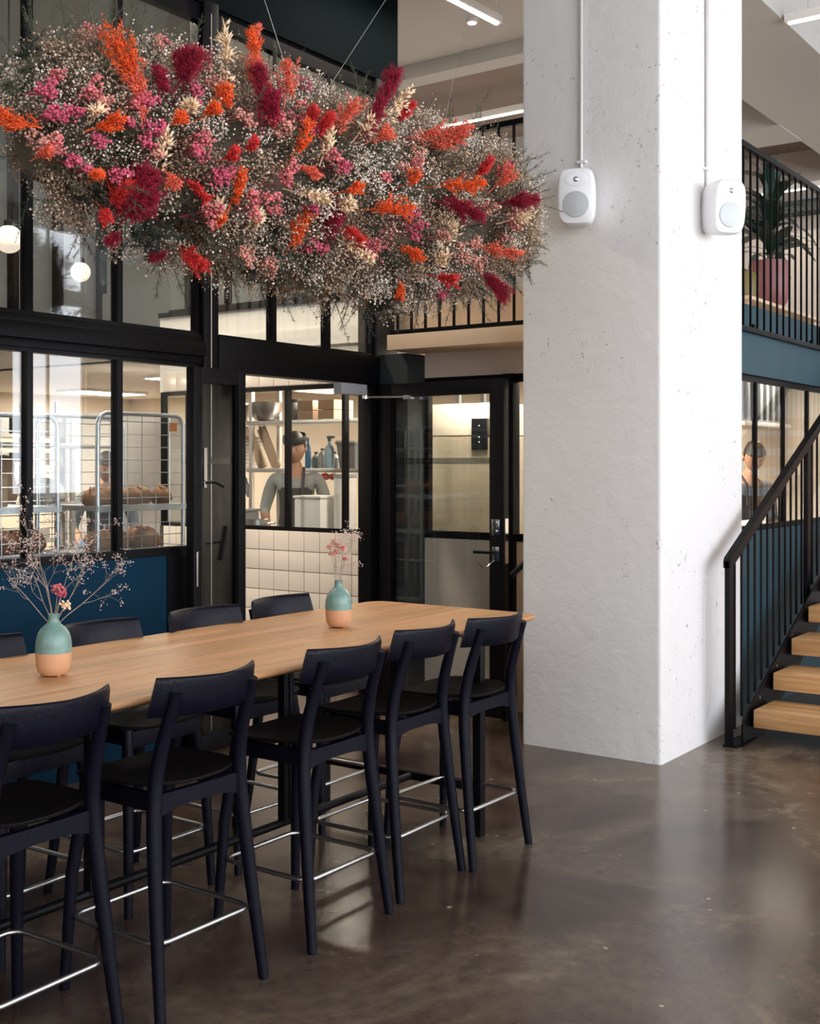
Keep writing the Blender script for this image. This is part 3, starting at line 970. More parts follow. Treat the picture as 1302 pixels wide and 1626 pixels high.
MB().loft([slab_ring(.045, TZ - .034), slab_ring(.010, TZ - .022), slab_ring(.002, TZ - .016), slab_ring(0, TZ - .010), slab_ring(.0015, TZ - .004), slab_ring(.005, TZ)]).build('table_top', 'oak', tb)
cy = (TY0 + TY1) / 2
for X in (4.345, 1.70):
    for Y in (2.735, 3.595):
        boxo('leg', 'black_powder', (X - (TX0 + TX1) / 2 - .02, X - (TX0 + TX1) / 2 + .02, Y - cy - .02, Y - cy + .02, 0, TZ - .03), tb, .003)
    boxo('cross_bar', 'black_powder', (X - (TX0 + TX1) / 2 - .015, X - (TX0 + TX1) / 2 + .015, -.41, .41, .19, .225), tb, .003)
    boxo('cross_bar', 'black_powder', (X - (TX0 + TX1) / 2 - .02, X - (TX0 + TX1) / 2 + .02, -.41, .41, TZ - .06, TZ - .034), tb, .003)
MB().tube([(1.70 - (TX0 + TX1) / 2, -.075, .207), (4.345 - (TX0 + TX1) / 2, -.075, .207)], .016, 12).build('stretcher', 'black_powder', tb)
for X in (3.50, 2.56):
    x = X - (TX0 + TX1) / 2
    for dx in (-.017, .017):
        boxo('centre_post', 'black_powder', (x + dx - .013, x + dx + .013, -.092, -.058, .21, TZ - .03), tb, .003)

# ================================================================== BAR STOOLS
def make_stool():
    t = thing('bar_stool', '', 'stool')
    # seat shell: rounded, slightly dished
    rings = []
    n = 36

    def outline(s, zoff):
        pts = []
        for k in range(n):
            a = 2 * PI * k / n
            c, s_ = math.cos(a), math.sin(a)
            ex = 2 / 3.3
            x = math.copysign(abs(c) ** ex, c); y = math.copysign(abs(s_) ** ex, s_)
            wx = .212 + .016 * y
            X = x * wx * s; Y = .015 + y * .200 * s
            Z = .655 + zoff + .018 * (abs(x) ** 2.2) * s * s + .012 * max(0, -y) * s
            pts.append((X, Y, Z))
        return pts
    MB().loft([outline(.90, -.014), outline(.99, -.010), outline(1.0, -.004), outline(.985, 0), outline(.7, -.006), outline(.4, -.008), outline(.05, -.008)]).build('seat', 'chair_seat', t)
    # back legs, bowed and raked
    for s in (-1, 1):
        pts = [(.212, -.232, 0), (.203, -.212, .15), (.193, -.192, .32), (.184, -.174, .48), (.176, -.163, .60), (.170, -.162, .68), (.165, -.176, .76), (.160, -.203, .85), (.155, -.236, .945)]
        # smooth the chain
        P_ = []
        for i in range(len(pts) - 1):
            for u in (0, .5):
                a, b_ = Vector(pts[i]), Vector(pts[i + 1])
                P_.append(a.lerp(b_, u))
        P_.append(Vector(pts[-1]))
        for _ in range(2):
            P_ = [P_[0]] + [(P_[i - 1] + P_[i] * 2 + P_[i + 1]) / 4 for i in range(1, len(P_) - 1)] + [P_[-1]]
        m_ = len(P_)
        rad = []
        for i in range(m_):
            z = P_[i].z
            rad.append(.0165 + .0065 * min(1, z / .5) - (.005 * max(0, (z - .72) / .23)))
        MB().tube([(p.x * s, p.y, p.z) for p in P_], rad, 14).build('leg', 'chair_wood', t)
        # front legs, straight and tapered
        MB().tube([(.205 * s, .205, 0), (.19 * s, .188, .35), (.160 * s, .150, .645)], [.0155, .020, .022], 14).build('leg', 'chair_wood', t)
    # backrest: bent board, rounded top edge
    rings = []
    for i in range(19):
        u = -1 + 2 * i / 18
        yb = -.262 + .078 * abs(u) ** 1.9
        tx = Vector((1, .078 * 1.9 * abs(u) ** .9 * (1 if u > 0 else -1) / .2, 0)).normalized()
        nrm = Vector((tx.y, -tx.x, 0))      # outward (back)
        th_ = .0115 if abs(u) < .99 else .008
        prof = [(-1, 0.0), (-1, .055), (-.9, .100), (-.5, .114), (0, .117), (.6, .112), (1, .098), (1, .05), (1, .008), (.5, 0.0)]
        ring = []
        for q_, h_ in prof:
            hw = .211 - .013 * (h_ / .117)
            ctr = Vector((u * hw, yb - .028 * (h_ / .117 - .5), .873 + h_ * (1.0 - .03 * (1 - abs(u)))))
            p = ctr + nrm * (q_ * th_)
            ring.append(tuple(p))
        rings.append(ring)
    MB().loft(rings).build('backrest', 'chair_wood', t)
    # aprons: back one arched
    ap = MB()
    V = []; F = []
    m_ = 14
    for i in range(m_ + 1):
        u = -1 + 2 * i / m_
        x = u * .165; zt = .643; zb = .575 + .022 * (1 - abs(u) ** 3)
        for y in (-.172, -.150):
            V.append((x, y - .004 * (1 - u * u), zb)); V.append((x, y - .004 * (1 - u * u), zt))
    for i in range(m_):
        a = i * 4; b_ = a + 4
        F += [(a, b_, b_ + 1, a + 1), (a + 3, b_ + 3, b_ + 2, a + 2), (a + 1, b_ + 1, b_ + 3, a + 3), (a, a + 2, b_ + 2, b_)]
    F += [(0, 1, 3, 2), (m_ * 4, m_ * 4 + 2, m_ * 4 + 3, m_ * 4 + 1)]
    ap.add(V, F); ap.build('apron', 'chair_wood', t)
    ap = MB().box(-.16, .16, .155, .177, .585, .643, bev=.003); ap.build('apron', 'chair_wood', t)
    for s in (-1, 1):
        ap = MB()
        ap.box(.160 * s - .010, .160 * s + .010, -.155, .16, .590, .643, bev=.003)
        ap.build('apron', 'chair_wood', t)
    # stainless footrest loop
    lp = []
    rc = .045
    for cx_, cy_, a0 in ((.193 - rc, .193 - rc, 0), (-.193 + rc, .193 - rc, PI / 2), (-.193 + rc, -.196 + rc, PI), (.193 - rc, -.196 + rc, 1.5 * PI)):
        for k in range(6):
            a = a0 + PI / 2 * k / 5
            lp.append((cx_ + rc * math.cos(a), cy_ + rc * math.sin(a), .222))
    MB().tube(lp, .0082, 10, closed=True).build('footrest', 'steel', t)
    return t


st0 = make_stool()
near = [(4.168, 2.742, R(-1.0), 'black bar stool nearest the pillar, on the table side away from the glass wall'),
        (3.722, 2.785, R(1.0), 'second black bar stool from the pillar, on the table side away from the glass wall'),
        (3.195, 2.752, 0, 'third black bar stool from the pillar, on the table side away from the glass wall'),
        (2.545, 2.758, R(-.6), 'fourth black bar stool from the pillar, on the table side away from the glass wall'),
        (2.005, 2.800, R(1.2), 'fifth black bar stool from the pillar, on the table side away from the glass wall')]
far = [(4.120, 3.465, PI + R(1), 'black bar stool nearest the doorway, on the table side facing the glass wall'),
       (3.600, 3.440, PI - R(1.5), 'second black bar stool from the doorway, on the table side facing the glass wall'),
       (3.045, 3.450, PI, 'third black bar stool from the doorway, on the table side facing the glass wall'),
       (2.505, 3.445, PI + R(2), 'fourth black bar stool from the doorway, on the table side facing the glass wall')]
for i, (x, y, rz, lb) in enumerate(near + far):
    o = st0 if i == 0 else copy_tree(st0)
    o.location = (x, y, 0); o.rotation_euler = (0, 0, rz)
    o['label'] = lb; o['group'] = 'bar stools around the oak table'
# ================================================================== VASES WITH DRIED BRANCHES
def vase(label_v, label_b, loc, seed, lean, H=.195, scale=1.0):
    rng = np.random.default_rng(seed); rnd = random.Random(seed)
    t = thing('vase', label_v, 'vase', loc)
    body = [(.030, .004), (.040, .006), (.050, .018), (.0545, .035), (.0565, .055), (.0575, .078)]
    up = [(.0577, .078), (.0577, .100), (.0555, .122), (.050, .140), (.040, .155), (.027, .166), (.0195, .174), (.0170, .185), (.0172, .196), (.0190, .202), (.0170, .203), (.0135, .198), (.0130, .180)]
    MB().lathe([(r * scale, z * scale) for r, z in body], 40).build('clay_base', 'bare_clay', t)
    MB().lathe([(r * scale, z * scale) for r, z in up], 40).build('glazed_body', 'glaze_teal', t)
    for k in range(3):
        a = k * 2 * PI / 3 + .4
        MB().ball((.03 * scale * math.cos(a), .03 * scale * math.sin(a), .003), .006, .006, .004, 8, 6).build('foot', 'bare_clay', t)
    # branches
    z0 = .185 * scale
    b = thing('dried_branches', label_b, 'dried flowers', (loc[0], loc[1], loc[2]))
    segA, segB, r0, r1, tips = [], [], [], [], []

    def grow(p, d, L_, r, depth):
        n = 4
        for k in range(n):
            d2 = (d + Vector((rnd.gauss(0, .16), rnd.gauss(0, .16), rnd.gauss(.02, .12)))).normalized()
            q_ = p + d2 * (L_ / n)
            segA.append(tuple(p)); segB.append(tuple(q_)); r0.append(r); r1.append(r * .88)
            p, d, r = q_, d2, r * .88
            if depth > 0 and k >= 1:
                for _ in range(1 if depth > 1 else 2):
                    sd = (d + Vector((rnd.gauss(0, .75), rnd.gauss(0, .75), rnd.gauss(.1, .45)))).normalized()
                    grow(p, sd, L_ * rnd.uniform(.38, .6), r * .7, depth - 1)
        if depth <= 1:
            tips.append(tuple(p))
    for k, (vx, vy, vz, L_) in enumerate(lean):
        d = Vector((vx, vy, vz)).normalized()
        grow(Vector((0, 0, z0 - .03)), (d * .35 + Vector((0, 0, 1))).normalized() if k % 2 else d, L_, .0017, 2)
    A, B = np.array(segA), np.array(segB)
    fast_mesh('stem', *strands(A, B, np.array(r0), np.array(r1), rng), 'dry_branch', b)['kind'] = 'stuff'
    tp = np.array(tips)
    n = len(tp) * 8
    P_ = np.repeat(tp, 8, 0) + rng.normal(size=(n, 3)) * .0065
    S = rng.uniform(.0016, .0034, size=(n, 1)) * np.ones((1, 3))
    fast_mesh('blossom', *scatter(OCT_V, OCT_T, P_, frames(rng.normal(size=(n, 3)), rng), S), 'dry_bloom', b)['kind'] = 'stuff'
    return t, b, rng


def vase_pompom(b, loc, c, rad, mat, rng, n=60):
    c = np.array(c)
    D = rng.normal(size=(n, 3)); D /= np.linalg.norm(D, axis=1, keepdims=True)
    P_ = c + D * rad * rng.uniform(.35, 1, size=(n, 1)) * np.array([1, 1, .75])
    S = rng.uniform(.003, .0055, size=(n, 1)) * np.ones((1, 3))
    fast_mesh('flower_head', *scatter(OCT_V, OCT_T, P_, frames(D, rng), S), mat, b)
    fast_mesh('flower_stem', *strands(np.array([[0, 0, .16]]), c[None], .0016, .0012, rng), 'dry_branch', b)


Rt = Vector((ST, -CT, 0))           # picture-right, a horizontal direction across the table
Dp = Vector((CT, ST, 0))


def lv(r_, d_, u_, L_):
    v = Rt * r_ + Dp * d_ + Vector((0, 0, u_))
    return (v.x, v.y, v.z, L_)


v1 = (2.485, 3.200, TZ)
t, b, rng = vase('teal glazed vase with bare clay base, the one with spreading pale branches', 'spreading pale dried branches with pink heads in the vase beside the blue panel', v1, 11,
                 [lv(-.75, .1, .9, .24), lv(-.35, -.1, 1, .26), lv(.0, .2, 1, .25), lv(.25, -.1, 1, .25), lv(.75, .1, .75, .24), lv(-.6, -.2, 1, .19), lv(.45, .2, .95, .22), (.1, .1, 1, .27)])
vase_pompom(b, v1, Rt * .015 + Vector((0, 0, .285)), .026, 'pink', rng)
vase_pompom(b, v1, Rt * .030 - Dp * .01 + Vector((0, 0, .268)), .018, 'magenta', rng, 40)
vase_pompom(b, v1, Rt * .045 - Dp * .02 + Vector((0, 0, .232)), .022, 'cream_leaf', rng, 50)
v2 = (3.924, 3.170, TZ)
t, b, rng = vase('teal glazed vase with bare clay base, the one near the pillar end', 'thin upright dried sprigs with dusky pink buds in the vase near the pillar', v2, 23,
                 [lv(-.30, .1, 1, .17), lv(-.10, -.05, 1, .20), lv(.02, .1, 1, .20)], scale=.98)
for (r_, u_, s_) in ((-.02, .36, .018), (-.035, .34, .015), (0.0, .345, .016), (-.01, .32, .016), (.018, .335, .012), (.03, .29, .012), (-.03, .31, .012)):
    vase_pompom(b, v2, Rt * r_ + Vector((0, 0, u_)), s_, 'pale_pink' if r_ < .01 else 'pink', rng, 26)

# ================================================================== HANGING FLOWER CLOUD
rng = np.random.default_rng(5)
CY = 3.10
TOP = [(8, 190), (30, 118), (60, 78), (110, 66), (150, 64), (200, 84), (250, 88), (300, 98), (350, 112), (400, 118), (450, 132), (500, 158), (560, 176), (620, 184), (680, 206), (740, 224), (780, 268), (820, 312), (846, 350)]
BOT = [(12, 200), (40, 262), (90, 322), (160, 362), (230, 384), (300, 404), (360, 424), (430, 446), (520, 462), (600, 484), (690, 480), (760, 462), (815, 440), (846, 380)]
tp = np.array([at(x, y, Y=CY + .02)[:] for x, y in TOP]); bt = np.array([at(x, y, Y=CY - .10)[:] for x, y in BOT])
XA, XB = max(tp[0, 0], bt[0, 0]), min(tp[-1, 0], bt[-1, 0])
zt = lambda X: np.interp(X, tp[:, 0], tp[:, 2]); zb = lambda X: np.interp(X, bt[:, 0], bt[:, 2])


def half_w(X):
    u = (np.asarray(X) - XA) / (XB - XA)
    return .40 * np.clip(1 - np.abs(2 * u - 1) ** 3.2, .04, 1) ** .55


def surf(X, ang, k=1.0):
    """point on the cloud skin; ang 0 = toward -Y, pi/2 = up"""
    zc = (zt(X) + zb(X)) / 2; hh = (zt(X) - zb(X)) / 2
    return np.stack([X + 0 * ang, CY - np.cos(ang) * half_w(X) * k, zc + np.sin(ang) * hh * k], -1)


def front(px, py):
    """point on the visible side of the cloud under a view line"""
    p = at(px, py, Y=CY)
    for _ in range(5):
        X = float(np.clip(p.x, XA + .02, XB - .02))
        zc = float(zt(X) + zb(X)) / 2; hh = float(zt(X) - zb(X)) / 2
        v = max(-1, min(1, (p.z - zc) / hh))
        Y = CY - float(half_w(X)) * math.sqrt(max(.04, 1 - v * v)) * .98
        p = at(px, py, Y=Y)
    return np.array(p[:])


cl = thing('flower_cloud', 'huge hanging cloud of dried flowers in white, pink, orange and burgundy above the oak table', 'flower arrangement', ((XA + XB) / 2, CY, 2.75))
CO = np.array(cl.location[:])


def part(name, V, T, mat, stuff=False):
    o = fast_mesh(name, V - CO, T, mat, cl)
    if stuff:
        o['kind'] = 'stuff'
    return o


# mossy core
mb = MB()
rings = []
for i in range(25):
    X = XA + .10 + (XB - XA - .2) * i / 24
    ring = []
    for k in range(20):
        a = 2 * PI * k / 20
        p = surf(np.array(X), np.array(a), .66)
        q_ = 1 + .22 * noise.noise(Vector(p) * 5.0)
        zc = float(zt(X) + zb(X)) / 2
        ring.append((p[0] - CO[0], (p[1] - CY) * q_ + CY - CO[1], (p[2] - zc) * q_ + zc - CO[2]))
    rings.append(ring)
mb.loft(rings).build('moss_core', 'moss', cl, smooth=False)

CLEAR = []


def plume(px0, py0, px1, py1, wpx, mat, kind, name, seed):
    """a plume from base to tip given where it stands in the cloud; width in the same units"""
    r_ = np.random.default_rng(seed)
    A = front(px0, py0)
    dep = A[0] * CT + A[1] * ST
    # tip leans out of the cloud toward the hall
    B = front(px1, py1)
    dB = B[0] * CT + B[1] * ST
    A = np.array((0, 0, HC)) + (A - np.array((0, 0, HC))) * ((dep - .045) / dep)
    tgt = dep - .075
    B = np.array((0, 0, HC)) + (B - np.array((0, 0, HC))) * (tgt / dB)
    W = wpx * dep / FPX
    CLEAR.append((A, B, W * .85))
    ax = B - A; L_ = np.linalg.norm(ax); ax /= L_
    # side spikes give the plume its ragged tongues
    q0 = r_.normal(size=(60, 3)); q0 -= ax * (q0 @ ax)[:, None]; q0 /= np.linalg.norm(q0, axis=1, keepdims=True)
    if kind == 'celosia':
        ns = int(9 + 75 * L_); n = int(420 + 2600 * L_); ll, lw, jit, spread = (.010, .022), .0044, .55, .50
    elif kind == 'pampas':
        ns = int(12 + 90 * L_); n = int((900 + 4200 * L_) * (.6 + W / .035)); ll, lw, jit, spread = (.018, .034), .0022, .55, .42
    else:
        ns = int(8 + 40 * L_); n = int(60 + 260 * L_); ll, lw, jit, spread = (.024, .040), .011, .55, .75
    ns = min(ns, 60)
    u0 = np.sort(r_.uniform(0, .86, ns)); u0[0] = 0
    qs = q0[:ns]
    wid = W * (np.sin(np.clip(u0 * .8 + .2, 0, 1) * PI) ** .5 + .25)
    sl = np.minimum(wid / math.sin(spread), L_ * (1.06 - u0)) * r_.uniform(.75, 1.2, ns)
    sd = ax[None] * math.cos(spread) + qs * math.sin(spread) + r_.normal(size=(ns, 3)) * .10
    sb = A + ax * (u0 * L_)[:, None]
    # the leader runs straight to the tip
    sb = np.concatenate([sb, np.repeat((A + ax * L_ * .3)[None], 3, 0)]); sd = np.concatenate([sd, np.repeat(ax[None], 3, 0)]); sl = np.concatenate([sl, np.full(3, L_ * .72)])
    pk = r_.choice(len(sl), n, p=sl / sl.sum())
    u = r_.uniform(0, 1, n)
    thick = W * (.16 if kind != 'pampas' else .26) * (1 - .65 * u)
    qq = r_.normal(size=(n, 3)); qq /= np.linalg.norm(qq, axis=1, keepdims=True)
    P_ = sb[pk] + sd[pk] * (sl[pk] * u)[:, None] + qq * thick[:, None]
    D = sd[pk] + qq * .6 + r_.normal(size=(n, 3)) * jit * .6
    ln = r_.uniform(*ll, n)
    S = np.stack([np.full(n, lw), np.full(n, lw * (1.0 if kind != 'ruscus' else .5)), ln], 1)
    V1 = scatter(LEAF_V, LEAF_T, P_, frames(D, r_), S)
    base = A - ax * .02 + (np.array([A[0], CY, A[2]]) - A) * .10
    V2 = strands(np.array([base]), np.array([B - ax * .01]), .0035, .0015, r_)
    part(name, *join([V1, V2]), mat)


OR, BU, CRM = 'orange_plume', 'burgundy_plume', 'cream_sprig'
PL = [
    (228, 162, 176, 44, 22, 'orange', 'celosia', OR), (222, 150, 190, 70, 20, 'orange', 'celosia', OR), (236, 200, 216, 120, 13, 'coral', 'celosia', OR),
    (62, 200, -6, 182, 13, 'orange', 'celosia', OR), (413, 128, 400, 46, 8, 'orange', 'celosia', OR), (420, 165, 402, 92, 11, 'coral', 'celosia', OR),
    (462, 160, 456, 100, 14, 'coral', 'celosia', OR), (360, 176, 357, 138, 10, 'orange', 'celosia', OR), (534, 214, 564, 158, 13, 'coral', 'celosia', OR),
    (476, 246, 490, 194, 7, 'orange', 'celosia', OR), (374, 326, 383, 270, 9, 'orange', 'celosia', OR), (464, 396, 490, 332, 13, 'orange', 'celosia', OR),
    (585, 332, 654, 328, 13, 'orange', 'celosia', OR), (690, 296, 768, 292, 8, 'orange', 'celosia', OR), (655, 218, 748, 202, 11, 'coral', 'celosia', OR),
    (680, 230, 735, 216, 10, 'coral', 'celosia', OR), (765, 392, 826, 402, 10, 'coral', 'celosia', OR), (636, 388, 670, 412, 6, 'orange', 'celosia', OR),
    (300, 282, 326, 316, 7, 'scarlet', 'celosia', OR), (270, 270, 278, 296, 8, 'coral', 'celosia', OR), (278, 196, 292, 184, 8, 'orange', 'celosia', OR),
    (326, 186, 346, 172, 9, 'orange', 'celosia', OR), (152, 204, 196, 188, 8, 'orange', 'celosia', OR), (60, 250, 78, 238, 8, 'coral', 'celosia', OR),
    (646, 294, 662, 276, 9, 'orange', 'celosia', OR), (548, 304, 574, 296, 7, 'orange', 'celosia', OR), (790, 300, 812, 268, 12, 'coral', 'celosia', OR),
    (476, 264, 504, 278, 5, 'coral', 'celosia', OR), (392, 240, 406, 224, 8, 'scarlet', 'celosia', OR), (360, 252, 374, 240, 7, 'scarlet', 'celosia', OR),
    (396, 90, 410, 42, 6, 'coral', 'celosia', OR), (590, 226, 618, 208, 9, 'coral', 'celosia', OR), (306, 402, 322, 424, 13, 'scarlet', 'celosia', OR),
    (292, 396, 312, 416, 12, 'scarlet', 'celosia', OR), (690, 436, 724, 444, 11, 'scarlet', 'celosia', OR), (150, 286, 156, 276, 7, 'orange', 'celosia', OR),
    (640, 448, 632, 470, 6, 'orange', 'celosia', OR), (346, 360, 352, 344, 6, 'orange', 'celosia', OR), (420, 150, 436, 196, 6, 'scarlet', 'celosia', OR),
    (165, 330, 166, 350, 6, 'scarlet', 'celosia', OR),
    (288, 138, 312, 84, 17, 'burgundy', 'pampas', BU), (300, 132, 288, 88, 15, 'burgundy', 'pampas', BU), (262, 152, 252, 112, 5, 'burgundy', 'pampas', BU),
    (424, 196, 411, 108, 9, 'burgundy', 'pampas', BU), (430, 204, 436, 150, 6, 'burgundy', 'pampas', BU), (578, 222, 632, 114, 11, 'burgundy', 'pampas', BU),
    (188, 344, 240, 280, 22, 'burgundy', 'pampas', BU), (216, 344, 208, 272, 20, 'burgundy', 'pampas', BU), (178, 330, 200, 290, 14, 'scarlet', 'pampas', BU), (200, 350, 236, 310, 18, 'burgundy', 'pampas', BU),
    (524, 384, 512, 318, 13, 'burgundy', 'pampas', BU), (534, 372, 530, 326, 10, 'burgundy', 'pampas', BU), (700, 316, 764, 342, 9, 'burgundy', 'pampas', BU),
    (796, 322, 850, 316, 8, 'burgundy', 'pampas', BU), (768, 430, 804, 468, 10, 'burgundy', 'pampas', BU), (500, 218, 524, 184, 4, 'scarlet', 'pampas', BU),
    (630, 192, 654, 166, 4, 'scarlet', 'pampas', BU), (754, 280, 780, 256, 4, 'scarlet', 'pampas', BU), (544, 360, 574, 384, 4, 'scarlet', 'pampas', BU),
    (700, 224, 736, 214, 6, 'burgundy', 'pampas', BU), (492, 204, 498, 176, 4, 'scarlet', 'pampas', BU), (268, 400, 246, 408, 3, 'burgundy', 'pampas', BU), (190, 372, 176, 384, 3, 'burgundy', 'pampas', BU),
    (358, 160, 357, 42, 9, 'cream_leaf', 'ruscus', CRM), (254, 272, 262, 214, 9, 'cream_leaf', 'ruscus', CRM), (582, 212, 654, 142, 10, 'cream_leaf', 'ruscus', CRM),
    (522, 252, 526, 206, 7, 'cream_leaf', 'ruscus', CRM), (712, 392, 698, 344, 18, 'cream_leaf', 'ruscus', CRM), (704, 396, 722, 352, 14, 'cream_leaf', 'ruscus', CRM), (536, 372, 588, 412, 9, 'cream_leaf', 'ruscus', CRM),
    (296, 184, 304, 164, 6, 'cream_leaf', 'ruscus', CRM), (574, 218, 590, 188, 7, 'cream_leaf', 'ruscus', CRM), (806, 352, 846, 340, 9, 'cream_leaf', 'ruscus', CRM),
    (348, 352, 350, 324, 6, 'cream_leaf', 'ruscus', CRM), (690, 426, 708, 404, 9, 'cream_leaf', 'ruscus', CRM), (148, 190, 156, 176, 6, 'cream_leaf', 'ruscus', CRM),
    (540, 330, 556, 320, 7, 'cream_leaf', 'ruscus', CRM), (400, 360, 410, 340, 6, 'cream_leaf', 'ruscus', CRM), (470, 300, 520, 318, 6, 'cream_leaf', 'ruscus', CRM), (245, 58, 250, 80, 5, 'pale_pink', 'ruscus', CRM),
]
for i, (a0, b0, a1, b1, wp, mt, kd, nm) in enumerate(PL):
    plume(a0, b0, a1, b1, wp, mt, kd, nm, 100 + i)

# statice and hydrangea heads
PK = [(152, 48, 13, 'pink'), (138, 58, 10, 'pale_pink'), (92, 117, 12, 'pink'), (72, 140, 14, 'magenta'), (84, 184, 12, 'magenta'), (104, 182, 14, 'magenta'), (148, 152, 15, 'pink'), (164, 166, 11, 'pale_pink'),
      (70, 224, 16, 'pale_pink'), (88, 232, 14, 'pink'), (116, 250, 11, 'magenta'), (160, 226, 11, 'magenta'), (226, 158, 14, 'magenta'), (220, 170, 9, 'pink'), (238, 208, 15, 'magenta'), (252, 204, 10, 'magenta'),
      (200, 194, 10, 'magenta'), (312, 150, 14, 'magenta'), (324, 222, 15, 'pink'), (316, 236, 14, 'magenta'), (362, 278, 18, 'magenta'), (334, 336, 15, 'pink'), (404, 326, 14, 'pink'), (430, 324, 15, 'pink'),
      (452, 282, 14, 'pink'), (464, 274, 11, 'pink'), (342, 128, 15, 'pale_pink'), (424, 168, 11, 'magenta'), (486, 132, 11, 'magenta'), (480, 182, 14, 'pink'), (494, 200, 10, 'magenta'), (530, 248, 13, 'pink'),
      (546, 264, 13, 'magenta'), (612, 284, 11, 'pink'), (594, 388, 19, 'pink'), (582, 402, 12, 'magenta'), (506, 396, 12, 'magenta'), (652, 348, 13, 'magenta'), (664, 366, 11, 'magenta'), (796, 272, 13, 'magenta'),
      (660, 240, 14, 'pale_pink'), (664, 256, 10, 'pink'), (738, 406, 14, 'pale_pink'), (702, 468, 8, 'magenta'), (390, 402, 13, 'pale_pink'), (440, 186, 10, 'pink'), (762, 420, 11, 'pale_pink'), (818, 352, 14, 'pink'),
      (822, 338, 10, 'pale_pink'), (258, 72, 9, 'pink'), (190, 272, 12, 'magenta'), (140, 268, 7, 'magenta'), (386, 186, 12, 'pale_pink'), (556, 188, 9, 'pale_pink'), (706, 372, 9, 'pale_pink'), (400, 310, 8, 'pink'),
      (250, 240, 8, 'pale_pink'), (450, 200, 12, 'pale_pink'), (500, 330, 9, 'magenta'), (640, 268, 9, 'pale_pink'), (430, 430, 13, 'pale_pink'), (300, 112, 9, 'pale_pink'), (775, 330, 10, 'pale_pink'), (755, 380, 11, 'pale_pink')]
for i, (px, py, rp_, mt) in enumerate(PK):
    r_ = np.random.default_rng(500 + i)
    c = front(px, py)
    dep = c[0] * CT + c[1] * ST
    c = c * (1 - .05 / dep) + np.array([0, 0, HC]) * (.05 / dep)
    Rr = rp_ * dep / FPX
    CLEAR.append((c, c + 1e-4, Rr * .75))
    n = int(40 + rp_ * 4)
    # several lobes
    lob = r_.normal(size=(5, 3)) * Rr * .55
    P_ = c + lob[r_.integers(0, 5, n)] + r_.normal(size=(n, 3)) * Rr * .32
    S = r_.uniform(.0042, .0078, size=(n, 1)) * r_.uniform(.7, 1.3, size=(n, 3))
    V1 = scatter(OCT_V, OCT_T, P_, frames(r_.normal(size=(n, 3)), r_), S)
    base = c + (np.array([c[0], CY, c[2]]) - c) * .5
    V2 = strands(np.repeat(base[None], 6, 0), P_[:6], .0016, .001, r_)
    part('pink_statice', *join([V1, V2]), mt)

# gypsophila sprigs: stems with many tiny blossoms, in patches of white, cream and tan
def seg_dist(P_, A, B):
    d = B - A; u = np.clip(((P_ - A) @ d) / (d @ d), 0, 1)
    return np.linalg.norm(P_ - (A + u[:, None] * d), axis=1)


def cleared(P_):
    keep = np.ones(len(P_), bool)
    for A, B, W in CLEAR:
        near_ = (np.abs(P_[:, 0] - (A[0] + B[0]) / 2) < .35)
        q_ = np.where(near_)[0]
        if len(q_):
            keep[q_] &= seg_dist(P_[q_], A, B) > W
    return keep


def all_sprigs(n, seed, kmin, kmax, per, rad, size):
    r_ = np.random.default_rng(seed)
    X = r_.uniform(XA + .02, XB - .02, n); a = r_.uniform(-PI * .62, PI * 1.1, n)
    k = r_.uniform(kmin, kmax, n)
    C = surf(X, a, 1.0); zc = (zt(X) + zb(X)) / 2
    core = np.stack([X, np.full(n, CY), zc], -1)
    C = core + (C - core) * k[:, None] + r_.normal(size=C.shape) * .012
    base = core + (C - core) * .62 + r_.normal(size=C.shape) * .03
    nz = np.array([noise.noise(Vector(c) * 4.6) for c in C]) + r_.normal(size=n) * .20
    gap = np.array([noise.noise(Vector(c) * 6.0 + Vector((9, 4, 2))) for c in C])
    for mat, sel in (('gyp_white', nz > .10), ('gyp_cream', (nz <= .10) & (nz > -.16)), ('gyp_tan', nz <= -.16)):
        sel = sel & (gap > -.17)
        c = C[sel]; bs = base[sel]; m_ = len(c)
        if not m_:
            continue
        P_ = np.repeat(c, per, 0) + r_.normal(size=(m_ * per, 3)) * rad * np.repeat(r_.uniform(.7, 1.25, m_), per)[:, None]
        own = np.repeat(np.arange(m_), per)
        kp = cleared(P_); P_ = P_[kp]; own = own[kp]
        S = r_.uniform(size * .55, size * 1.3, size=(len(P_), 1)) * r_.uniform(.7, 1.3, size=(len(P_), 3))
        part('blossom_' + mat.split('_')[1], *scatter(OCT_V, OCT_T, P_, frames(r_.normal(size=P_.shape), r_), S), mat, True)
        idx = r_.choice(len(P_), len(P_) // 2, replace=False)
        A = (bs * .5 + c * .5)[own[idx]]
        part('twigs', *strands(A, P_[idx], .0010, .0006, r_), 'twig', True)
        part('sprig_stems', *strands(bs, c, .0018, .0012, r_), 'twig', True)


all_sprigs(1900, 31, .82, 1.03, 36, .024, .0044)
all_sprigs(1500, 35, .78, 1.0, 30, .036, .0038)
all_sprigs(150, 34, 1.02, 1.11, 18, .018, .0040)

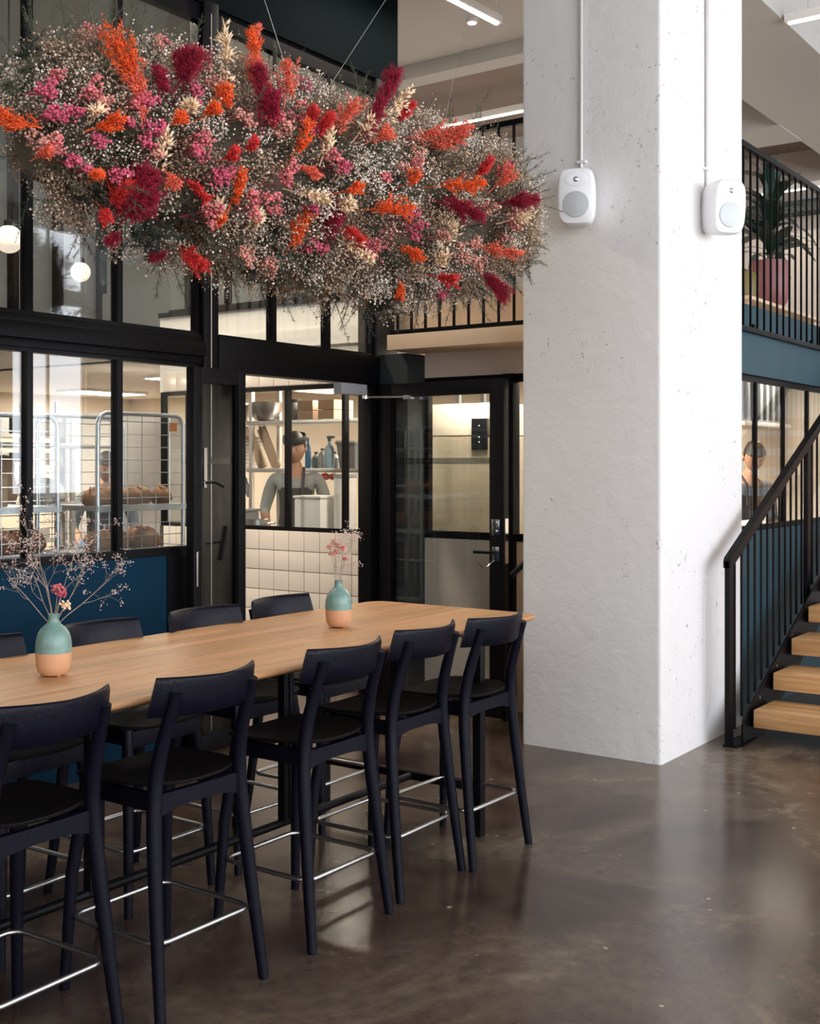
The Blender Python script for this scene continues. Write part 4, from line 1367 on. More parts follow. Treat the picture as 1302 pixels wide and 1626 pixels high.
# asparagus fern and grass haze
def ferns(n, mat, L0, L1, kmin, kmax, seed, amin, amax, xr=(0, 1), per=46, down=0.0):
    r_ = np.random.default_rng(seed)
    X = XA + (XB - XA) * r_.uniform(xr[0], xr[1], n); a = r_.uniform(amin, amax, n)
    C = surf(X, a, 1.0); zc = (zt(X) + zb(X)) / 2
    core = np.stack([X, np.full(n, CY), zc], -1)
    k = r_.uniform(kmin, kmax, n)[:, None]
    C = core + (C - core) * k
    D = (C - core); D /= np.linalg.norm(D, axis=1, keepdims=True)
    D = D + r_.normal(size=D.shape) * .45; D[:, 2] -= down
    D /= np.linalg.norm(D, axis=1, keepdims=True)
    L_ = r_.uniform(L0, L1, n)[:, None]
    tip = C + D * L_
    u = r_.uniform(0, 1, (n, per, 1))
    A = (C[:, None] * (1 - u) + tip[:, None] * u)
    side = r_.normal(size=(n, per, 3)); side /= np.linalg.norm(side, axis=2, keepdims=True)
    B = A + (side * .8 + D[:, None] * .5) * (L_[:, None] * .22) * (1 - u * .7)
    part('fern_needles', *strands(A.reshape(-1, 3), B.reshape(-1, 3), .0009, .0005, r_), mat, True)
    part('fern_stems', *strands(C, tip, .0016, .0008, r_), mat, True)


ferns(230, 'fern_green', .10, .20, .70, .98, 41, -PI * .65, PI * 1.1)
ferns(90, 'fern_dark', .10, .18, .78, .98, 42, -PI * .6, PI * .05)
ferns(46, 'fern_green', .12, .26, .92, 1.02, 43, -PI * .55, PI * .9, down=.15)
ferns(30, 'fern_dark', .10, .22, .95, 1.0, 44, -PI * .6, -PI * .2, (.45, 1), down=.5)
ferns(16, 'fern_green', .14, .26, .9, 1.0, 45, PI * .2, PI * .8, (0, .15))


# loose fern fans at the places where green shows
def fern_fan(px, py, n, L_, mat, seed, spread=.7):
    r_ = np.random.default_rng(seed)
    c = front(px, py)
    out = np.array([0, -1.0, .1])
    D = out + r_.normal(size=(n, 3)) * spread; D /= np.linalg.norm(D, axis=1, keepdims=True)
    C = c + r_.normal(size=(n, 3)) * .03 + np.array([0, .05, 0])
    Lr = r_.uniform(.5, 1, n)[:, None] * L_
    tip = C + D * Lr
    per = 60
    u = r_.uniform(0, 1, (n, per, 1))
    A = C[:, None] * (1 - u) + tip[:, None] * u
    side = r_.normal(size=(n, per, 3)); side /= np.linalg.norm(side, axis=2, keepdims=True)
    B = A + (side * .8 + D[:, None] * .5) * (Lr[:, None] * .24) * (1 - u * .7)
    V1 = strands(A.reshape(-1, 3), B.reshape(-1, 3), .0009, .0005, r_)
    V2 = strands(C, tip, .0016, .0008, r_)
    part('fern_fan', *join([V1, V2]), mat)


for i, (px, py, n, L_, mt) in enumerate(((215, 236, 20, .13, 'fern_green'), (190, 224, 14, .12, 'fern_green'), (56, 100, 18, .14, 'fern_dark'), (40, 130, 12, .16, 'fern_green'), (240, 366, 22, .10, 'fern_dark'), (262, 372, 16, .10, 'fern_dark'),
                                           (340, 396, 18, .11, 'fern_green'), (560, 250, 14, .12, 'fern_green'), (610, 240, 16, .12, 'fern_green'), (690, 246, 16, .13, 'fern_green'), (730, 300, 10, .12, 'fern_green'), (640, 300, 12, .1, 'fern_dark'),
                                           (840, 400, 14, .16, 'fern_green'), (820, 430, 14, .14, 'fern_dark'), (610, 486, 14, .16, 'fern_dark'), (490, 446, 14, .13, 'fern_green'), (420, 430, 12, .12, 'fern_dark'), (150, 300, 14, .12, 'fern_dark'), (120, 280, 12, .11, 'fern_green'), (480, 250, 10, .1, 'fern_dark'), (720, 330, 10, .11, 'fern_dark'), (440, 380, 12, .1, 'fern_dark'))):
    fern_fan(px, py, n, L_, mt, 800 + i)

# suspension wires up to the ceiling
for (x0, y0), (x1, y1) in (((447, 84), (420, 0)), ((533, 122), (612, 0)), ((705, 200), (725, 100))):
    a = at(x0, y0, Y=CY); b_ = at(x1, y1, Y=CY)
    d = b_ - a
    tip = a + d * ((5.5 - a.z) / d.z)
    a2 = a - d.normalized() * .25
    V, T = strands(np.array([a2[:]]), np.array([tip[:]]), .0012, .0012, rng)
    part('suspension_wire', V, T, 'fly_wire')
# ================================================================== KITCHEN: WIRE CAGES WITH BREAD
def cage(label, x0, x1, y0, y1, H, shelves):
    t = thing('wire_cage_trolley', label, 'trolley', ((x0 + x1) / 2, (y0 + y1) / 2, 0), 0, 'galvanised bread trolleys behind the lower window')
    w_, d_ = (x1 - x0) / 2, (y1 - y0) / 2
    for yy in (-d_, d_):
        r = .07
        pts = [(-w_, yy, .12), (-w_, yy, H - r)]
        for k in range(1, 6):
            a = PI - PI / 2 * k / 5
            pts.append((-w_ + r + r * math.cos(a), yy, H - r + r * math.sin(a)))
        for k in range(0, 6):
            a = PI / 2 - PI / 2 * k / 5
            pts.append((w_ - r + r * math.cos(a), yy, H - r + r * math.sin(a)))
        pts += [(w_, yy, .12)]
        MB().tube(pts, .013, 10).build('hoop_frame', 'galvanised', t)
        m_ = MB()
        z = .2
        while z < H - .04:
            m_.cyl((-w_, yy, z), (w_, yy, z), .0028, n=5); z += .075
        for k in range(1, 6):
            x = -w_ + 2 * w_ * k / 6
            m_.cyl((x, yy, .14), (x, yy, H), .0028, n=5)
        m_.build('wire_mesh', 'galvanised', t)['kind'] = 'stuff'
    boxo('base', 'galvanised', (-w_, w_, -d_, d_, .10, .14), t, .004)
    for sx in (-1, 1):
        for sy in (-1, 1):
            MB().cyl((sx * (w_ - .06), sy * (d_ - .06) - .015, .05), (sx * (w_ - .06), sy * (d_ - .06) + .015, .05), .05, n=16).build('castor', 'dark_plastic', t)
    for z in shelves:
        s = MB()
        for yy in (-d_ + .0, d_ - .0):
            s.box(-w_ - .02, w_ + .02, yy - .012, yy + .012, z - .035, z)
        for k in range(9):
            y = -d_ + 2 * d_ * (k + .5) / 9
            s.cyl((-w_, y, z - .006), (w_, y, z - .006), .006, n=6)
        for xx in (-w_, w_):
            s.box(xx - .01, xx + .01, -d_, d_, z - .03, z)
        s.build('shelf', 'galvanised', t)
    return t


ca = cage('galvanised wire cage trolley with loaves, nearest the folded door leaf', 4.50, 5.16, 5.40, 5.95, 1.895, [.55, 1.085, 1.36])
for x in (-.21, .24):
    boxo('tag', 'orange_tag', (x - .025, x + .025, -.292, -.287, 1.80, 1.85), ca)
cage('galvanised wire cage trolley with dark loaves and a carton, farther from the folded door leaf', 3.50, 4.22, 5.40, 5.95, 1.86, [.55, 1.11, 1.37])

LOAF = {}
random.seed(4)


def loaf(label, x, y, z, lx, ly, lz, mat, seed, rz=0.0, group=None):
    mb = MB().ball((0, 0, lz * .42), lx, ly, lz * .62, 22, 12, disp=.16, seed=seed, squash=-lz * .42)
    t = thing('bread_loaf', label, 'bread', (x, y, z), rz, group)
    mb.build('crust', mat, t)
    sc_ = MB()
    for k in (-1, 0, 1):
        sc_.tube([(k * lx * .4 - .03, -ly * .45, lz * .93), (k * lx * .4, 0, lz * 1.035), (k * lx * .4 + .03, ly * .45, lz * .93)], [.004, .007, .004], 6)
    sc_.build('score', 'loaf_pale', t)
    return t


LG = 'loaves on the bread trolleys'
for i, x in enumerate((4.57, 4.71, 4.85, 4.99, 5.09)):
    loaf('flour dusted loaf on the upper shelf of the trolley near the folded door leaf', x, 5.52 + .07 * (i % 2), 1.36, .066, .070, .10, 'loaf_pale', 1.3 * i, R(8 * i), LG + ' upper shelf')
for i, (x, y) in enumerate(((4.62, 5.53), (4.80, 5.60), (4.98, 5.54), (5.08, 5.70))):
    loaf('pale crusty loaf on the lower shelf of the trolley near the folded door leaf', x, y, 1.085, .090, .095, .125, 'loaf_pale', 3.3 + i, R(10 * i), LG + ' lower shelf')
for i, (x, y) in enumerate(((3.60, 5.55), (3.77, 5.52), (3.95, 5.56), (4.12, 5.53), (4.05, 5.78))):
    loaf('dark glossy loaf on the trolley farther from the folded door leaf', x, y, 1.11, .092, .10, .135, 'loaf_dark', 7.1 + i * 2, R(-12 + 9 * i), LG + ' dark')
cbx = thing('cardboard_box', 'brown cardboard box with a hand hole on the bread trolley', 'box', (3.78, 5.66, 1.37))
boxo('carton', 'cardboard', (-.20, .17, -.19, .19, 0, .155), cbx, .004)
boxo('hand_hole', 'dark_plastic', (-.03, .03, -.192, -.188, .07, .095), cbx)
for s in (-1, 1):
    boxo('flap', 'cardboard', (-.20, .17, s * .19 - .004, s * .19 + .004, .155, .18), cbx)

# shelving and worktop farther back in the kitchen
sh = thing('steel_shelving', 'steel shelf rack standing behind the bread trolleys', 'shelf', (4.75, 6.75, 0))
for sx in (-.85, .85):
    for sy in (-.25, .25):
        boxo('upright', 'steel', (sx - .015, sx + .015, sy - .015, sy + .015, 0, 1.95), sh)
for z in (.45, .92, 1.33, 1.74):
    boxo('shelf', 'steel', (-.87, .87, -.27, .27, z - .03, z), sh, .003)
sk = thing('paper_sack', 'crumpled brown paper sack on the steel rack', 'sack', (4.70, 6.66, 1.33))
MB().loft([[(r_ * sx, .10 * sy * r_ / .15, z) for sx, sy in [(math.cos(a), math.sin(a)) for a in np.linspace(0, 2 * PI, 18, endpoint=False)]] for r_, z in ((.15, 0), (.165, .05), (.16, .14), (.145, .20), (.15, .26), (.14, .285))]).build('bag', 'paper_sack', sk)
MB().ball((.02, 0, .29), .13, .08, .04, 14, 8, disp=.4, seed=2).build('rolled_top', 'paper_sack', sk)
wb_ = MB().ball((0, 0, .07), .17, .11, .10, 18, 10, disp=.3, seed=5, squash=-.07).build('white_bundle', 'white_plastic')
wb_.location = (5.12, 6.72, 1.33); tag(wb_, 'white plastic bundle on the steel rack beside the paper sack', 'bag')
for i, (x, m_, h) in enumerate(((4.1, 'dark_plastic', .22), (4.35, 'dark_plastic', .25), (4.62, 'grey_plastic', .2))):
    t = thing('storage_tub', 'dark storage tub on the lower shelf of the steel rack', 'tub', (x, 6.72, .92), 0, 'tubs on the steel rack')
    MB().lathe([(.085, 0), (.10, .02), (.11, h), (.118, h), (.118, h + .012), (.10, h + .012)], 20).build('tub_body', m_, t)
    MB().tube([(.11, 0, h), (.12, 0, h * .6), (.11, 0, h * .4)], .006, 6).build('handle', 'steel', t)
fr = thing('fridge', 'tall white refrigerator at the back of the kitchen', 'fridge', (7.25, 8.4, 0))
boxo('cabinet', 'white_plastic', (-.40, .40, -.35, .35, .08, 2.05), fr, .012)
boxo('door', 'white_plastic', (-.39, .39, -.385, -.355, .12, 2.02), fr, .008)
boxo('plinth', 'dark_plastic', (-.36, .36, -.32, .32, 0, .08), fr)
MB().tube([(-.33, -.385, 1.0), (-.33, -.43, 1.0), (-.33, -.43, 1.35), (-.33, -.385, 1.35)], .012, 8).build('handle', 'steel', fr)
hd = thing('pan_rack', 'steel rack stacked with dark baking pans at the back of the kitchen', 'rack', (6.2, 8.9, 0))
for sx in (-.55, .55):
    for sy in (-.25, .25):
        boxo('upright', 'steel', (sx - .015, sx + .015, sy - .015, sy + .015, 0, 2.15), hd)
for z in (.5, .95, 1.35, 1.62, 1.86):
    boxo('shelf', 'steel', (-.57, .57, -.27, .27, z - .03, z), hd)
    for k in range(5):
        boxo('baking_pan', 'oven_dark' if k % 2 else 'steel', (-.52 + .21 * k, -.34 + .21 * k, -.22, .22, z, z + (.16 if z > 1.8 else .08)), hd)

# deck oven in the open kitchen (seen mirrored in the open glass door)
ov = thing('deck_oven', 'dark four deck oven with small lamps behind the bread trolleys', 'oven', (2.95, 6.9, 0))
boxo('body', 'oven_dark', (-.45, .45, -.55, .55, .12, 2.1), ov, .01)
for sx in (-.38, .38):
    for sy in (-.48, .48):
        boxo('leg', 'steel', (sx - .03, sx + .03, sy - .03, sy + .03, 0, .12), ov)
for k in range(4):
    z = .62 + k * .36
    d_ = boxo('oven_door', 'screen_black', (.45, .475, -.45, .45, z, z + .24), ov, .004)
    MB().tube([(.475, -.40, z + .05), (.52, -.40, z + .05), (.52, .40, z + .05), (.475, .40, z + .05)], .012, 8).build('handle', 'steel', d_)
    boxo('lamp', 'oven_light', (.475, .48, .30, .36, z + .15, z + .18), d_)

# ================================================================== BAKERY BEHIND THE TILED WALL AND THE END WALL
sh = thing('steel_shelving', 'steel wall shelves with bowls and bottles behind the inner bakery window', 'shelf', (7.86, 6.1, 0))
for sy in (-1.08, -.28, 1.08):
    for sx in (-.18, .18):
        boxo('upright', 'steel', (sx - .018, sx + .018, sy - .018, sy + .018, 0, 2.35), sh)
for z in (.5, .92, 1.565, 1.975):
    boxo('shelf', 'steel', (-.21, .21, -1.12, 1.12, z - .035, z), sh, .003)


def onshelf(px, X, z):
    p = at(px, 700, X=X)
    return (p.x, p.y, z)


bw = thing('mixing_bowl', 'large steel mixing bowl on the top bakery shelf', 'bowl', onshelf(422, 7.83, 1.975))
MB().lathe([(.06, 0), (.10, .02), (.145, .08), (.158, .15), (.165, .155), (.155, .15), (.14, .085), (.09, .03), (.0, .02)], 30).build('bowl', 'steel', bw)
bw.scale = (.95, .95, 1.1)
po_ = thing('stock_pot', 'steel stock pot at the end of the top bakery shelf', 'pot', onshelf(380, 7.83, 1.975))
MB().lathe([(.10, 0), (.115, .01), (.115, .17), (.122, .175), (.11, .175), (.108, .02), (0, .02)], 26).build('pot_body', 'steel', po_)
MB().tube([(.0, -.112, .13), (0, -.14, .13), (.04, -.14, .13), (.04, -.108, .13)], .006, 6).build('handle', 'steel', po_)
jr = thing('jar', 'glass jar with a dark filling on the top bakery shelf', 'jar', onshelf(468, 7.83, 1.975))
MB().lathe([(.06, 0), (.065, .01), (.065, .14), (.05, .16)], 22).build('jar_body', 'grey_plastic', jr)
MB().lathe([(.055, .16), (.055, .185), (.0, .19)], 22).build('lid', 'dark_plastic', jr)
for i, (px, dz) in enumerate(((500, 0), (533, 0), (500, .085), (533, .085))):
    x, y, z = onshelf(px, 7.84, 1.975 + dz)
    t = thing('wooden_crate', 'pale wooden crate stacked on the top bakery shelf', 'crate', (x, y, z), 0, 'wooden crates on the bakery shelf')
    boxo('side', 'birch_ply', (-.13, .13, -.085, -.077, 0, .08), t); boxo('side', 'birch_ply', (-.13, .13, .077, .085, 0, .08), t)
    boxo('end', 'birch_ply', (-.13, -.122, -.077, .077, 0, .08), t); boxo('end', 'birch_ply', (.122, .13, -.077, .077, 0, .08), t)
    boxo('bottom', 'birch_ply', (-.122, .122, -.077, .077, 0, .008), t)
for i, px in enumerate((418, 440)):
    x, y, z = onshelf(px, 7.77, 1.565)
    t = thing('peel_board', 'pale wooden board leaning on the lower bakery shelf', 'board', (x, y, z), 0, 'wooden boards leaning on the bakery shelf')
    o = MB().box(-.012, .012, -.045, .045, 0, .40, bev=.003, M=Matrix.Rotation(R(-28), 4, 'X')).build('blade', 'birch_ply', t)
    MB().cyl((0, .19, .335), (0, .205, .365), .012, n=8).build('handle', 'birch_ply', t)
wl_ = thing('paper_stack', 'stack of white trays on the lower bakery shelf', 'trays', onshelf(389, 7.81, 1.565))
for k in range(9):
    boxo('tray', 'white_plastic', (-.12, .12, -.085, .085, k * .032, k * .032 + .024), wl_, .003)


def bottle(label, px, X, z, h, r, mat, cap, pump=False, grp=None):
    t = thing('bottle', label, 'bottle', onshelf(px, X, z), 0, grp)
    MB().lathe([(r * .9, 0), (r, .01), (r, h * .62), (r * .7, h * .74), (r * .32, h * .82), (r * .32, h * .9)], 18).build('bottle_body', mat, t)
    c = MB(); c.lathe([(r * .38, h * .9), (r * .38, h), (0, h)], 14)
    if pump:
        c.box(-.012, .012, -.05, .02, h, h + .022)
    c.build('cap', cap, t)
    return t


bottle('slim blue bottle on the lower bakery shelf', 489, 7.77, 1.565, .26, .026, 'blue_plastic', 'blue_plastic')
bottle('pale blue spray bottle on the lower bakery shelf', 523, 7.75, 1.565, .25, .042, 'clear_blue', 'dark_plastic', True)
for i, px in enumerate((502, 512, 531)):
    bottle('clear jar with dark lid on the lower bakery shelf', px, 7.87, 1.565, .14 + .03 * (i % 2), .045, 'white_plastic', 'dark_plastic', grp='jars on the lower bakery shelf')
t = thing('plastic_bin', 'grey plastic bin on the lower bakery shelf', 'bin', onshelf(563, 7.81, 1.565))
MB().loft([[(sx * w_, sy * w_ * .8, z) for sx, sy in ((-1, -1), (1, -1), (1, 1), (-1, 1))] for w_, z in ((.10, 0), (.12, .20), (.13, .20), (.13, .215))]).build('bin_body', 'grey_plastic', t)
boxo('lid', 'white_plastic', (-.13, .13, -.105, .105, .215, .23), t, .004)
# worktop below
wt = thing('worktop', 'steel bakery worktop under the wall shelves', 'worktop', (7.15, 5.9, 0))
boxo('top', 'steel', (-.25, .05, -.85, 1.3, .88, .92), wt, .004)
for sx in (-.2, .0):
    for sy in (-.78, 1.2):
        boxo('leg', 'steel', (sx - .02, sx + .02, sy - .02, sy + .02, 0, .88), wt)
pt = thing('saucepan', 'steel saucepan standing on a stack on the bakery worktop', 'pan', at(407, 800, X=6.97)[:2] + (.92,))
MB().lathe([(.06, 0), (.085, .01), (.09, .24), (.095, .245), (.085, .24), (.08, .03), (0, .02)], 24).build('pan_body', 'steel', pt)
MB().tube([(.0, -.09, .21), (0, -.20, .22)], .009, 8).build('handle', 'steel', pt)
for i, (px, w_, h, m_) in enumerate(((384, .10, .30, 'grey_plastic'), (505, .13, .42, 'white_plastic'))):
    p = at(px, 800, X=7.03)
    t = thing('flour_bin', ('grey' if i == 0 else 'white') + ' flour bin on the bakery worktop', 'bin', (p.x, p.y, .92))
    boxo('bin_body', m_, (-w_, w_, -w_, w_, 0, h), t, .02)
    boxo('lid', m_, (-w_ - .008, w_ + .008, -w_ - .008, w_ + .008, h, h + .02), t, .008)
p = at(548, 800, X=7.06)
cn = thing('flour_canister', 'tall white cylinder canister on the bakery worktop', 'canister', (p.x, p.y, .92))
MB().cyl((0, 0, 0), (0, 0, .58), .085, n=24).build('drum', 'white_plastic', cn)
MB().lathe([(.09, .58), (.09, .605), (.0, .61)], 24).build('lid', 'grey_plastic', cn)
for i, px in enumerate((516, 530)):
    p = at(px, 757, X=7.68)
    t = thing('ladle', 'red enamel ladle hanging under the bakery shelf', 'ladle', (p.x, p.y, p.z), 0, 'red ladles under the bakery shelf')
    MB().ball((0, 0, 0), .045, .045, .03, 14, 8, squash=None).build('cup', 'red_enamel', t)
    MB().cyl((0, 0, .02), (.02, 0, 1.535 - p.z), .005, n=6).build('handle', 'steel', t)
p = at(384, 775, X=7.68)
t = thing('oven_glove', 'striped grey oven glove hanging under the bakery shelf', 'glove', (p.x, p.y, p.z))
MB().ball((0, 0, .02), .02, .075, .10, 14, 10, disp=.15, seed=3).build('mitt', 'grey_plastic', t)
MB().ball((0, -.075, -.02), .018, .028, .06, 10, 8).build('thumb', 'grey_plastic', t)
MB().cyl((0, 0, .11), (0, 0, 1.535 - p.z), .003, n=5).build('loop', 'rope_white', t)

# tall cabinet behind the end wall window
cb = thing('bakery_cabinet', 'tall brushed metal cabinet with cream top panel behind the end wall window', 'cabinet', (7.10, 4.66, 0))
boxo('body', 'brushed_beige', (0, .7, -.34, .32, .08, 1.80), cb, .006)
boxo('top_panel', 'cream_wall', (-.004, .7, -.34, .32, 1.805, 2.03), cb, .004)
boxo('plinth', 'dark_plastic', (.04, .66, -.31, .29, 0, .08), cb)
d_ = boxo('door', 'brushed_beige', (-.022, 0, -.33, .31, .12, 1.785), cb, .004)
cp = boxo('control_panel', 'screen_black', (-.035, -.004, -.28, -.15, 1.70, 1.92), cb, .004)
for z in (1.87, 1.79, 1.755):
    MB().cyl((-.038, -.215, z), (-.034, -.215, z), .0035, n=8).build('indicator', 'led_dot', cp)
boxo('cabinet_post', 'white_plastic', (-.055, -.03, .285, .318, 0, 2.10), cb)

# bench with bowl near the baker by the stair
bn = thing('worktop', 'steel bakery bench behind the window beside the stair', 'worktop', (8.75, 2.98, 0))
boxo('top', 'steel', (-.8, .9, -.17, .17, .96, 1.0), bn, .004)
for sx in (-.75, .85):
    for sy in (-.13, .13):
        boxo('leg', 'steel', (sx - .02, sx + .02, sy - .02, sy + .02, 0, .96), bn)
mx = thing('dough_tub', 'white dough tub on the bench behind the window beside the stair', 'tub', (8.42, 2.98, 1.0))
MB().lathe([(.12, 0), (.15, .02), (.175, .16), (.185, .165), (.17, .16), (.0, .14)], 26).build('tub_body', 'white_plastic', mx)
MB().ball((0, 0, .15), .15, .15, .05, 16, 8, disp=.1).build('dough', 'white_wall', mx)
hd = thing('extractor_hood', 'dark ribbed extractor hood hanging behind the window beside the stair', 'hood', (9.9, 3.75, 1.95))
boxo('canopy', 'grey_plastic', (-.5, .6, -.35, .5, 0, .52), hd, .01)
for k in range(7):
    boxo('rib', 'oven_dark', (-.46 + k * .15, -.42 + k * .15, -.365, -.35, .02, .5), hd)
boxo('edge', 'white_plastic', (-.53, .63, -.38, .53, -.035, 0), hd, .004)

# ================================================================== BAKERS
def person(label, loc, rz, H=1.78, shirt='shirt_grey', apron='apron', hairm='hair', armL=None, armR=None, lean=0.0, head_turn=0.0, nod=0.0, cap=False, bun=False, gloves=False):
    """faces local -Y; body is one skinned surface"""
    k = H / 1.78
    t = thing('person', label, 'person', loc, rz)
    J = {'pel': (0, 0, .98), 'wai': (0, 0, 1.12), 'che': (0, .01, 1.32), 'nec': (0, .015, 1.48), 'hea': (0, -.005, 1.58),
         'shL': (.175, .01, 1.43), 'shR': (-.175, .01, 1.43),
         'hiL': (.09, 0, .92), 'hiR': (-.09, 0, .92), 'knL': (.10, -.02, .50), 'knR': (-.10, -.02, .50), 'anL': (.10, .02, .09), 'anR': (-.10, .02, .09), 'toL': (.11, -.15, .035), 'toR': (-.11, -.15, .035)}
    aL = armL or [(.25, .0, 1.17), (.20, -.20, 1.05), (.17, -.27, 1.03)]
    aR = armR or [(-.25, .0, 1.17), (-.20, -.20, 1.05), (-.17, -.27, 1.03)]
    for s, a in (('L', aL), ('R', aR)):
        J['el' + s], J['wr' + s], J['ha' + s] = a
    rad = {'pel': .135, 'wai': .125, 'che': .135, 'nec': .056, 'hea': .052, 'sh': .068, 'hi': .088, 'kn': .060, 'an': .043, 'to': .036, 'el': .045, 'wr': .030, 'ha': .036}
    names = list(J); idx = {n: i for i, n in enumerate(names)}
    ed = [('pel', 'wai'), ('wai', 'che'), ('che', 'nec'), ('nec', 'hea')]
    for s in 'LR':
        ed += [('che', 'sh' + s), ('sh' + s, 'el' + s), ('el' + s, 'wr' + s), ('wr' + s, 'ha' + s), ('pel', 'hi' + s), ('hi' + s, 'kn' + s), ('kn' + s, 'an' + s), ('an' + s, 'to' + s)]
        # fingers
        hv = Vector(J['ha' + s]); dv = (hv - Vector(J['wr' + s])).normalized(); sv = dv.cross(Vector((0, 0, 1))).normalized()
        for f, (o_, L_) in enumerate(((-.028, .062), (-.010, .075), (.009, .072), (.026, .058), (.045, .035))):
            a = hv + sv * o_ + dv * (.03 if f < 4 else .0); b_ = a + dv * L_ * .6 + Vector((0, 0, -.018)); c = b_ + dv * L_ * .3 + Vector((0, 0, -.022))
            for q_, p in (('a', a), ('b', b_), ('c', c)):
                nm = 'f%d%s%s' % (f, s, q_); J[nm] = tuple(p); names.append(nm); idx[nm] = len(names) - 1
            ed += [('ha' + s, 'f%d%sa' % (f, s)), ('f%d%sa' % (f, s), 'f%d%sb' % (f, s)), ('f%d%sb' % (f, s), 'f%d%sc' % (f, s))]

    def bend(p):
        p = Vector(p) * k
        if p.z > 1.0 * k and lean:
            piv = Vector((0, 0, 1.0 * k)); p = piv + Matrix.Rotation(lean, 3, 'X') @ (p - piv)
        return p
    me = bpy.data.meshes.new('skeleton')
    me.from_pydata([bend(J[n]) for n in names], [(idx[a], idx[b_]) for a, b_ in ed], [])
    o = bpy.data.objects.new('skeleton', me); COL.objects.link(o)
    o.modifiers.new('skin', 'SKIN')
    if not me.skin_vertices:
        return t
    sv_ = me.skin_vertices[0].data
    for n in names:
        if n[0] == 'f':
            r_ = .0095
        else:
            r_ = rad.get(n, rad.get(n[:2], .05))
        r_ *= k
        flat = .78 if n in ('pel', 'wai', 'che') else 1.0
        sv_[idx[n]].radius = (r_ * (1.12 if n in ('pel', 'wai', 'che') else 1), r_ * flat)
        sv_[idx[n]].use_root = n == 'pel'
    ss = o.modifiers.new('sub', 'SUBSURF'); ss.levels = 2; ss.render_levels = 2
    dg = bpy.context.evaluated_depsgraph_get()
    body = bpy.data.meshes.new_from_object(o.evaluated_get(dg))
    bpy.data.objects.remove(o)
    # head, nose, ears joined into the same surface
    bm = bmesh.new(); bm.from_mesh(body)
    hc_ = bend((0, -.02, 1.665))
    Mh = Matrix.Translation(hc_) @ Matrix.Rotation(head_turn, 4, 'Z') @ Matrix.Rotation(nod + lean * .5, 4, 'X')
    nb = len(bm.verts)
    g = bmesh.ops.create_uvsphere(bm, u_segments=24, v_segments=18, radius=1.0)
    for v in g['verts']:
        c = v.co.copy(); x, y, z = c
        w_ = .078 * (1 - .18 * max(0, -z)); dpt = .098 * (1 - .10 * max(0, -z)); hgt = .122
        q_ = Vector((x * w_, y * dpt, z * hgt))
        if y < 0:
            front_ = max(0, -y) ** 2
            nose = math.exp(-((x / .17) ** 2)) * math.exp(-(((z + .12) / .22) ** 2)); q_.y -= .026 * nose * front_
            for ex in (-.38, .38):
                q_.y += .012 * math.exp(-(((x - ex) / .18) ** 2 + ((z - .08) / .14) ** 2))
            q_.y -= .008 * math.exp(-((x / .3) ** 2 + ((z + .55) / .10) ** 2)); q_.y -= .006 * math.exp(-((x / .3) ** 2 + ((z + .85) / .15) ** 2))
        v.co = Mh @ (q_ * k)
    for s in (-1, 1):
        g = bmesh.ops.create_uvsphere(bm, u_segments=8, v_segments=8, radius=1.0)
        for v in g['verts']:
            v.co = Mh @ (Vector((s * .079 + v.co.x * .010, .012 + v.co.y * .020, -.01 + v.co.z * .032)) * k)
    bm.to_mesh(body); bm.free()
    body.name = 'body'
    for m_ in ('skin', shirt, 'trouser', apron, 'dark_plastic', 'glove_blue'):
        body.materials.append(MATS[m_])
    aw = [bend(J['wrL']), bend(J['wrR'])]; ha = [bend(J['haL']), bend(J['haR'])]; el = [bend(J['elL']), bend(J['elR'])]
    nk = bend((0, .0, 1.49))
    for p in body.polygons:
        c = p.center
        hand = min((c - a).length for a in ha) < .115 * k and min((c - a).length for a in el) > .12 * k
        fore = min(((c - (a + e_) / 2).length) for a, e_ in zip(aw, el)) < .11 * k
        if hand:
            mi = 5 if gloves else 0
        elif fore and min((c - a).length for a in el) > .07 * k:
            mi = 0
        elif (c - nk).length < .085 * k or c.z > nk.z + .02 * k:
            mi = 0
        elif c.z > .96 * k:
            mi = 1
            if c.y < -.04 * k and abs(c.x) < .13 * k and c.z < 1.34 * k:
                mi = 3
        elif c.z > .09 * k:
            mi = 3 if (c.y < .02 and c.z > .5 * k) else 2
        else:
            mi = 4
        p.material_index = mi
    body.shade_smooth()
    bo = bpy.data.objects.new('body', body); COL.objects.link(bo); bo.parent = t
    # hair
    hb = MB(); V = []; F = []
    nu, nv = 24, 10
    for j in range(nv + 1):
        ph = (PI * .60) * j / nv
        for q_ in range(nu):
            a = 2 * PI * q_ / nu
            x, y, z = math.sin(ph) * math.cos(a), math.sin(ph) * math.sin(a), math.cos(ph)
            lift = .0
            if y < -.2 and z < .45:
                z = .45 + (z - .45) * .15
            V.append(tuple(Mh @ (Vector((x * .085, y * .106 + .004, z * .130 + .004)) * k)))
    for j in range(nv):
        for q_ in range(nu):
            F.append((j * nu + q_, j * nu + (q_ + 1) % nu, (j + 1) * nu + (q_ + 1) % nu, (j + 1) * nu + q_))
    hb.add(V, F)
    if bun:
        b_ = MB().ball((0, .105, .03), .045)
        hb.add([tuple(Mh @ (Vector(v) * k)) for v in b_.v], b_.f)
    hb.build('hair', hairm, t)
